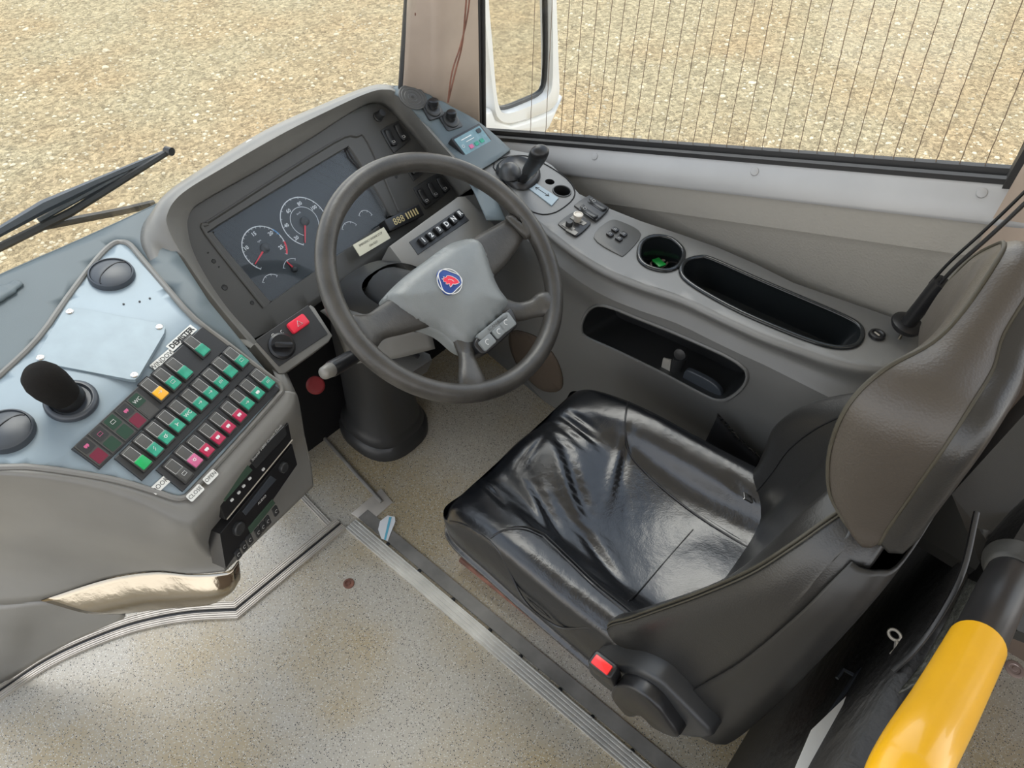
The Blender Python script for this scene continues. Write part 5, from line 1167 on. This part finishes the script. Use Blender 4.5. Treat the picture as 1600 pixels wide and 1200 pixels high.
G[0] = [V3((cF.x+(p.x-cF.x)*.02, cF.y-.004, cF.z+(p.z-cF.z)*.02)) for p in FPs]; G[1] = [V3((cF.x+(p.x-cF.x)*.5, (p.y*.3+cF.y*.7)+.006, cF.z+(p.z-cF.z)*.5)) for p in FPs]; G[2] = [V3((cF.x+(p.x-cF.x)*.86, (p.y*.8+cF.y*.2)+.008, cF.z+(p.z-cF.z)*.86)) for p in FPs]
b = MB(); b.grid(G, closed_v=True); hr = b.build('headrest', 'leather_tint', seat, smooth=80)
b = MB(); b.grid([FPs, [bulge(p, q, .2, .007) for p, q in zip(FPs, BKs)], [bulge(p, q, .5, .011) for p, q in zip(FPs, BKs)], [bulge(p, q, .8, .008) for p, q in zip(FPs, BKs)], BKs], closed_v=True); b.build('headrest_side', 'leather_tint', hr, smooth=80)
cB = sum(BKs, V3((0, 0, 0)))/len(BKs)
b = MB(); b.grid([BKs, [V3((cB.x+(p.x-cB.x)*1.02, p.y-.012, cB.z+(p.z-cB.z)*1.02)) for p in BKs], [V3((cB.x+(p.x-cB.x)*.98, p.y-.024, cB.z+(p.z-cB.z)*.98)) for p in BKs], [V3((cB.x+(p.x-cB.x)*.85, p.y-.030, cB.z+(p.z-cB.z)*.85)) for p in BKs], [V3((cB.x+(p.x-cB.x)*.02, cB.y-.032, cB.z+(p.z-cB.z)*.02)) for p in BKs]], closed_v=True); b.build('headrest_back', 'leather2', hr, smooth=80)
b = MB(); b.tube(FPs, .0026, 6, closed=True); b.build('piping', 'stitch', hr, smooth=60)
b = MB(); b.tube(BKs, .002, 6, closed=True); b.build('piping', 'stitch', hr, smooth=60)
# side cover with recline lever and belt buckle
def XX(px, py, x): return PX(px, py, x)
sx0 = .462
def syz(pxs, x): return [(p.y, p.z) for p in [PX(*q, x) for q in pxs]]
SF = Fr((sx0, 0, 0), (0, 1, 0), (0, 0, 1), (-1, 0, 0))
cov = [(918, 1050), (925, 1032), (960, 1040), (990, 1045), (1025, 1062), (1045, 1080), (1075, 1110), (1112, 1153), (1070, 1153), (1035, 1143), (1000, 1120), (975, 1095), (950, 1080)]
b = MB(); b.prism(Fr((.478, 0, 0), (0, 1, 0), (0, 0, 1), (-1, 0, 0)), spl2(syz(cov, .46), 3), -.05, .018, .008); b.build('side_cover', 'dark', seat, smooth=50)
lev = [(955, 1085), (962, 1070), (975, 1068), (1000, 1078), (1025, 1098), (1045, 1125), (1062, 1150), (1045, 1148), (1020, 1135), (1003, 1118), (985, 1120), (968, 1105)]
b = MB(); b.prism(Fr((.45, 0, 0), (0, 1, 0), (0, 0, 1), (-1, 0, 0)), spl2(syz(lev, .44), 3), -.01, .014, .006); b.build('recline_lever', 'black', seat, smooth=50)
bc = PX(942, 1038, .435); bu = thing('belt_buckle', 'black seat belt buckle with bright red release button beside the cushion', 'belt buckle', bc)
bd = (V3((-.25, .10, 1))).normalized(); f = axis_frame(bc-bd*.05, bd, (0, 1, 0)); f = Fr(f.o, V3((0, 1, 0)).cross(bd).normalized(), bd.cross(V3((0, 1, 0)).cross(bd).normalized()), bd)
b = MB(); b.rbox(f, 0, 0, .026, .046, 0, .052, .006, .004); b.build('housing', 'black', bu, smooth=50)
b = MB(); b.rbox(f, -.002, 0, .016, .032, .05, .0565, .002, .001); b.build('release_button', 'buckle', bu, smooth=30, label='bright red release button')
# second latch between seat and console
lt2 = thing('belt_anchor', 'small metal belt anchor beside the right rear corner of the cushion', 'belt anchor', PZ(1165, 775, .46))
b = MB(); f = frame(PZ(1160, 765, .47), .3, .5); b.rbox(f, 0, 0, .03, .05, -.01, .004, .006, .002); b.build('housing', 'dark', lt2, smooth=40)
b = MB(); f = frame(PZ(1168, 778, .50), .6, .6); b.rbox(f, 0, 0, .016, .024, -.001, .003, .002, .0006); b.build('tongue', 'steel', lt2, smooth=30)
# black cloth gaiter between seat and console, laced edge
q1 = [PX(*p, 1.085) for p in ((1122, 648), (1140, 668), (1160, 690), (1192, 716))]; q0 = [p+V3((-.05, .01, -.22)) for p in q1]
b = MB(); b.grid(patch([q1, [a.lerp(c, .5)+V3((-.012*(i % 2), 0, 0)) for i, (a, c) in enumerate(zip(q1, q0))], q0], 5, 5)); ga = b.build('cloth_cover', 'blackm', smooth=70, solid=.004); tag(ga, 'black cloth flap with laced edge hanging between the seat and the console', 'cloth')
b = MB(); qq = spline(q1, 10); b.tube([p+V3((-.002, .003*math.sin(i*2.1), .004*math.cos(i*2.3))) for i, p in enumerate(qq)], .0022, 5); b.build('lacing', 'leather2', ga, smooth=60)
#@@SECTION rear
# ------------------------------------------------------------------ partition behind the seat, hand rail
b = MB(); b.grid([[V3((.42, -.085, 0)), V3((.42, -.12, .30)), V3((.43, -.145, .60)), V3((.44, -.16, .78))], [V3((1.33, -.085, 0)), V3((1.33, -.13, .30)), V3((1.33, -.165, .60)), V3((1.33, -.18, .9))]]); o = b.build('wall_rear', 'shade', kind='structure', solid=.03, smooth=30)
pr = thing('partition', 'black vinyl covered partition panel with folded top behind the seat', 'partition', (.6, -.25, 0))
b = MB(); A = [PZ(1345, 1215, .62), PZ(1400, 1060, .72), PZ(1480, 960, .80), PZ(1560, 830, .86), PZ(1620, 760, .9)]; Bq = [p+V3((.03, -.07, -.05)) for p in A]; Cq = [p+V3((.04, -.09, -.70)) for p in A]
D0 = [p+V3((-.0, .0, -.5)) for p in A]
b.grid(patch([D0, A, Bq, Cq], 4, 6)); b.build('panel', 'shade', pr, smooth=60, solid=.004)
b = MB(); b.tube(spline([PZ(1395, 1048, .80), PZ(1430, 1015, .82), PZ(1470, 960, .86), PZ(1505, 890, .90), PZ(1526, 800, .93)], 5), .0035, 6); b.build('edge_strip', 'dark', pr, smooth=60)
b = MB(); wq = [[PZ(1405, 1085, .80), PZ(1440, 1040, .82), PZ(1480, 975, .86), PZ(1515, 905, .90)], [PZ(1440, 1075, .82), PZ(1475, 1035, .84), PZ(1505, 990, .88), PZ(1540, 920, .92)], [PZ(1385, 1180, .78), PZ(1440, 1100, .80), PZ(1490, 1030, .83), PZ(1560, 960, .86)]]
b.grid(patch([wq[0], wq[1], wq[2]], 8, 8)); b.build('sleeve', 'wrinkle', pr, smooth=70, solid=.003)
ql = [PZ(*p, .62) for p in ((1238, 1210), (1268, 1140), (1322, 1088), (1312, 1115), (1262, 1215))]
b = MB(); b.add(ql+[p-V3((0, 0, .003)) for p in ql], [[0, 1, 2, 3, 4], [9, 8, 7, 6, 5]]+[[i, (i+1) % 5, (i+1) % 5+5, i+5] for i in range(5)]); b.build('paper_label', 'label', pr, smooth=0, label='narrow white printed label')
b = MB(); b.tube([PZ(1240, 1215, .60), PZ(1300, 1110, .60), PZ(1345, 1045, .60), PZ(1362, 1040, .60), PZ(1372, 1046, .60)], .003, 5); b.tube([PZ(1308, 1060, .58), PZ(1318, 1046, .58), PZ(1335, 1055, .58)], .003, 5); b.build('bracket', 'vent', pr)
hk = thing('snap_hook', 'small brass snap hook on the black partition', 'hook', PZ(1402, 995, .72))
b = MB(); c = PZ(1398, 992, .74); f = axis_frame(c, (CAM-c)); b.tube([f.P(.008*math.cos(a), .006*math.sin(a), 0) for a in [2*PI*k/16 for k in range(16)]], .0022, 6, closed=True); b.build('eye', 'alu', hk)
b = MB(); b.tube([f.P(.006, -.004, 0), f.P(.014, -.014, 0), f.P(.012, -.024, 0)], [.003, .005, .003], 8); b.build('clasp', 'alu', hk)
# rear panel at right
b = MB(); q = [PZ(1425, 830, .80), PZ(1487, 772, .84), PZ(1680, 560, .90), PZ(1680, 1020, .80), PZ(1590, 985, .80), PZ(1540, 900, .84)]
b.add(q+[p-V3((0, .0, .02)) for p in q], [[0, 1, 2, 3, 4, 5], [11, 10, 9, 8, 7, 6]]+[[i, (i+1) % 6, (i+1) % 6+6, i+6] for i in range(6)]); o = b.build('partition_shelf', 'gray_panel', smooth=0); tag(o, 'dark grey panel that holds the grab rail behind the headrest', 'panel')
b = MB(); b.prism(WORLD, [(p.x, p.y) for p in [PZ(1563, 1000, 0), PZ(1640, 1030, 0), PZ(1640, 1050, 0), PZ(1572, 1016, 0)]], 0, .004); struct(b, 'trim_12', 'label')
# grab rail
hrail = thing('grab_rail', 'thick grab rail with a yellow grip on black tube behind the seat', 'handrail', CAM+ray(1560, 920)*.56-V3((0, 0, .02)))
def DD(px, py, d): return CAM+ray(px, py)*d
rl = [DD(1588, 885, .67), DD(1566, 925, .64), DD(1535, 990, .60), DD(1478, 1098, .51), DD(1428, 1185, .45), DD(1400, 1250, .44), DD(1380, 1330, .47)]
R0 = spline(rl, 10); RR = .0212
b = MB(); b.tube(R0[:27], RR*.93, 28); b.build('tube', 'black', hrail, smooth=70)
b = MB(); b.tube(R0[22:], RR, 28); b.build('grip', 'yellow', hrail, smooth=70, label='bright yellow rubber grip')
b = MB(); b.tube(R0[:5], [RR*1.35, RR*1.3, RR*1.2, RR*1.1, RR*1.0], 28); b.build('socket', 'gray_panel', hrail, smooth=70)
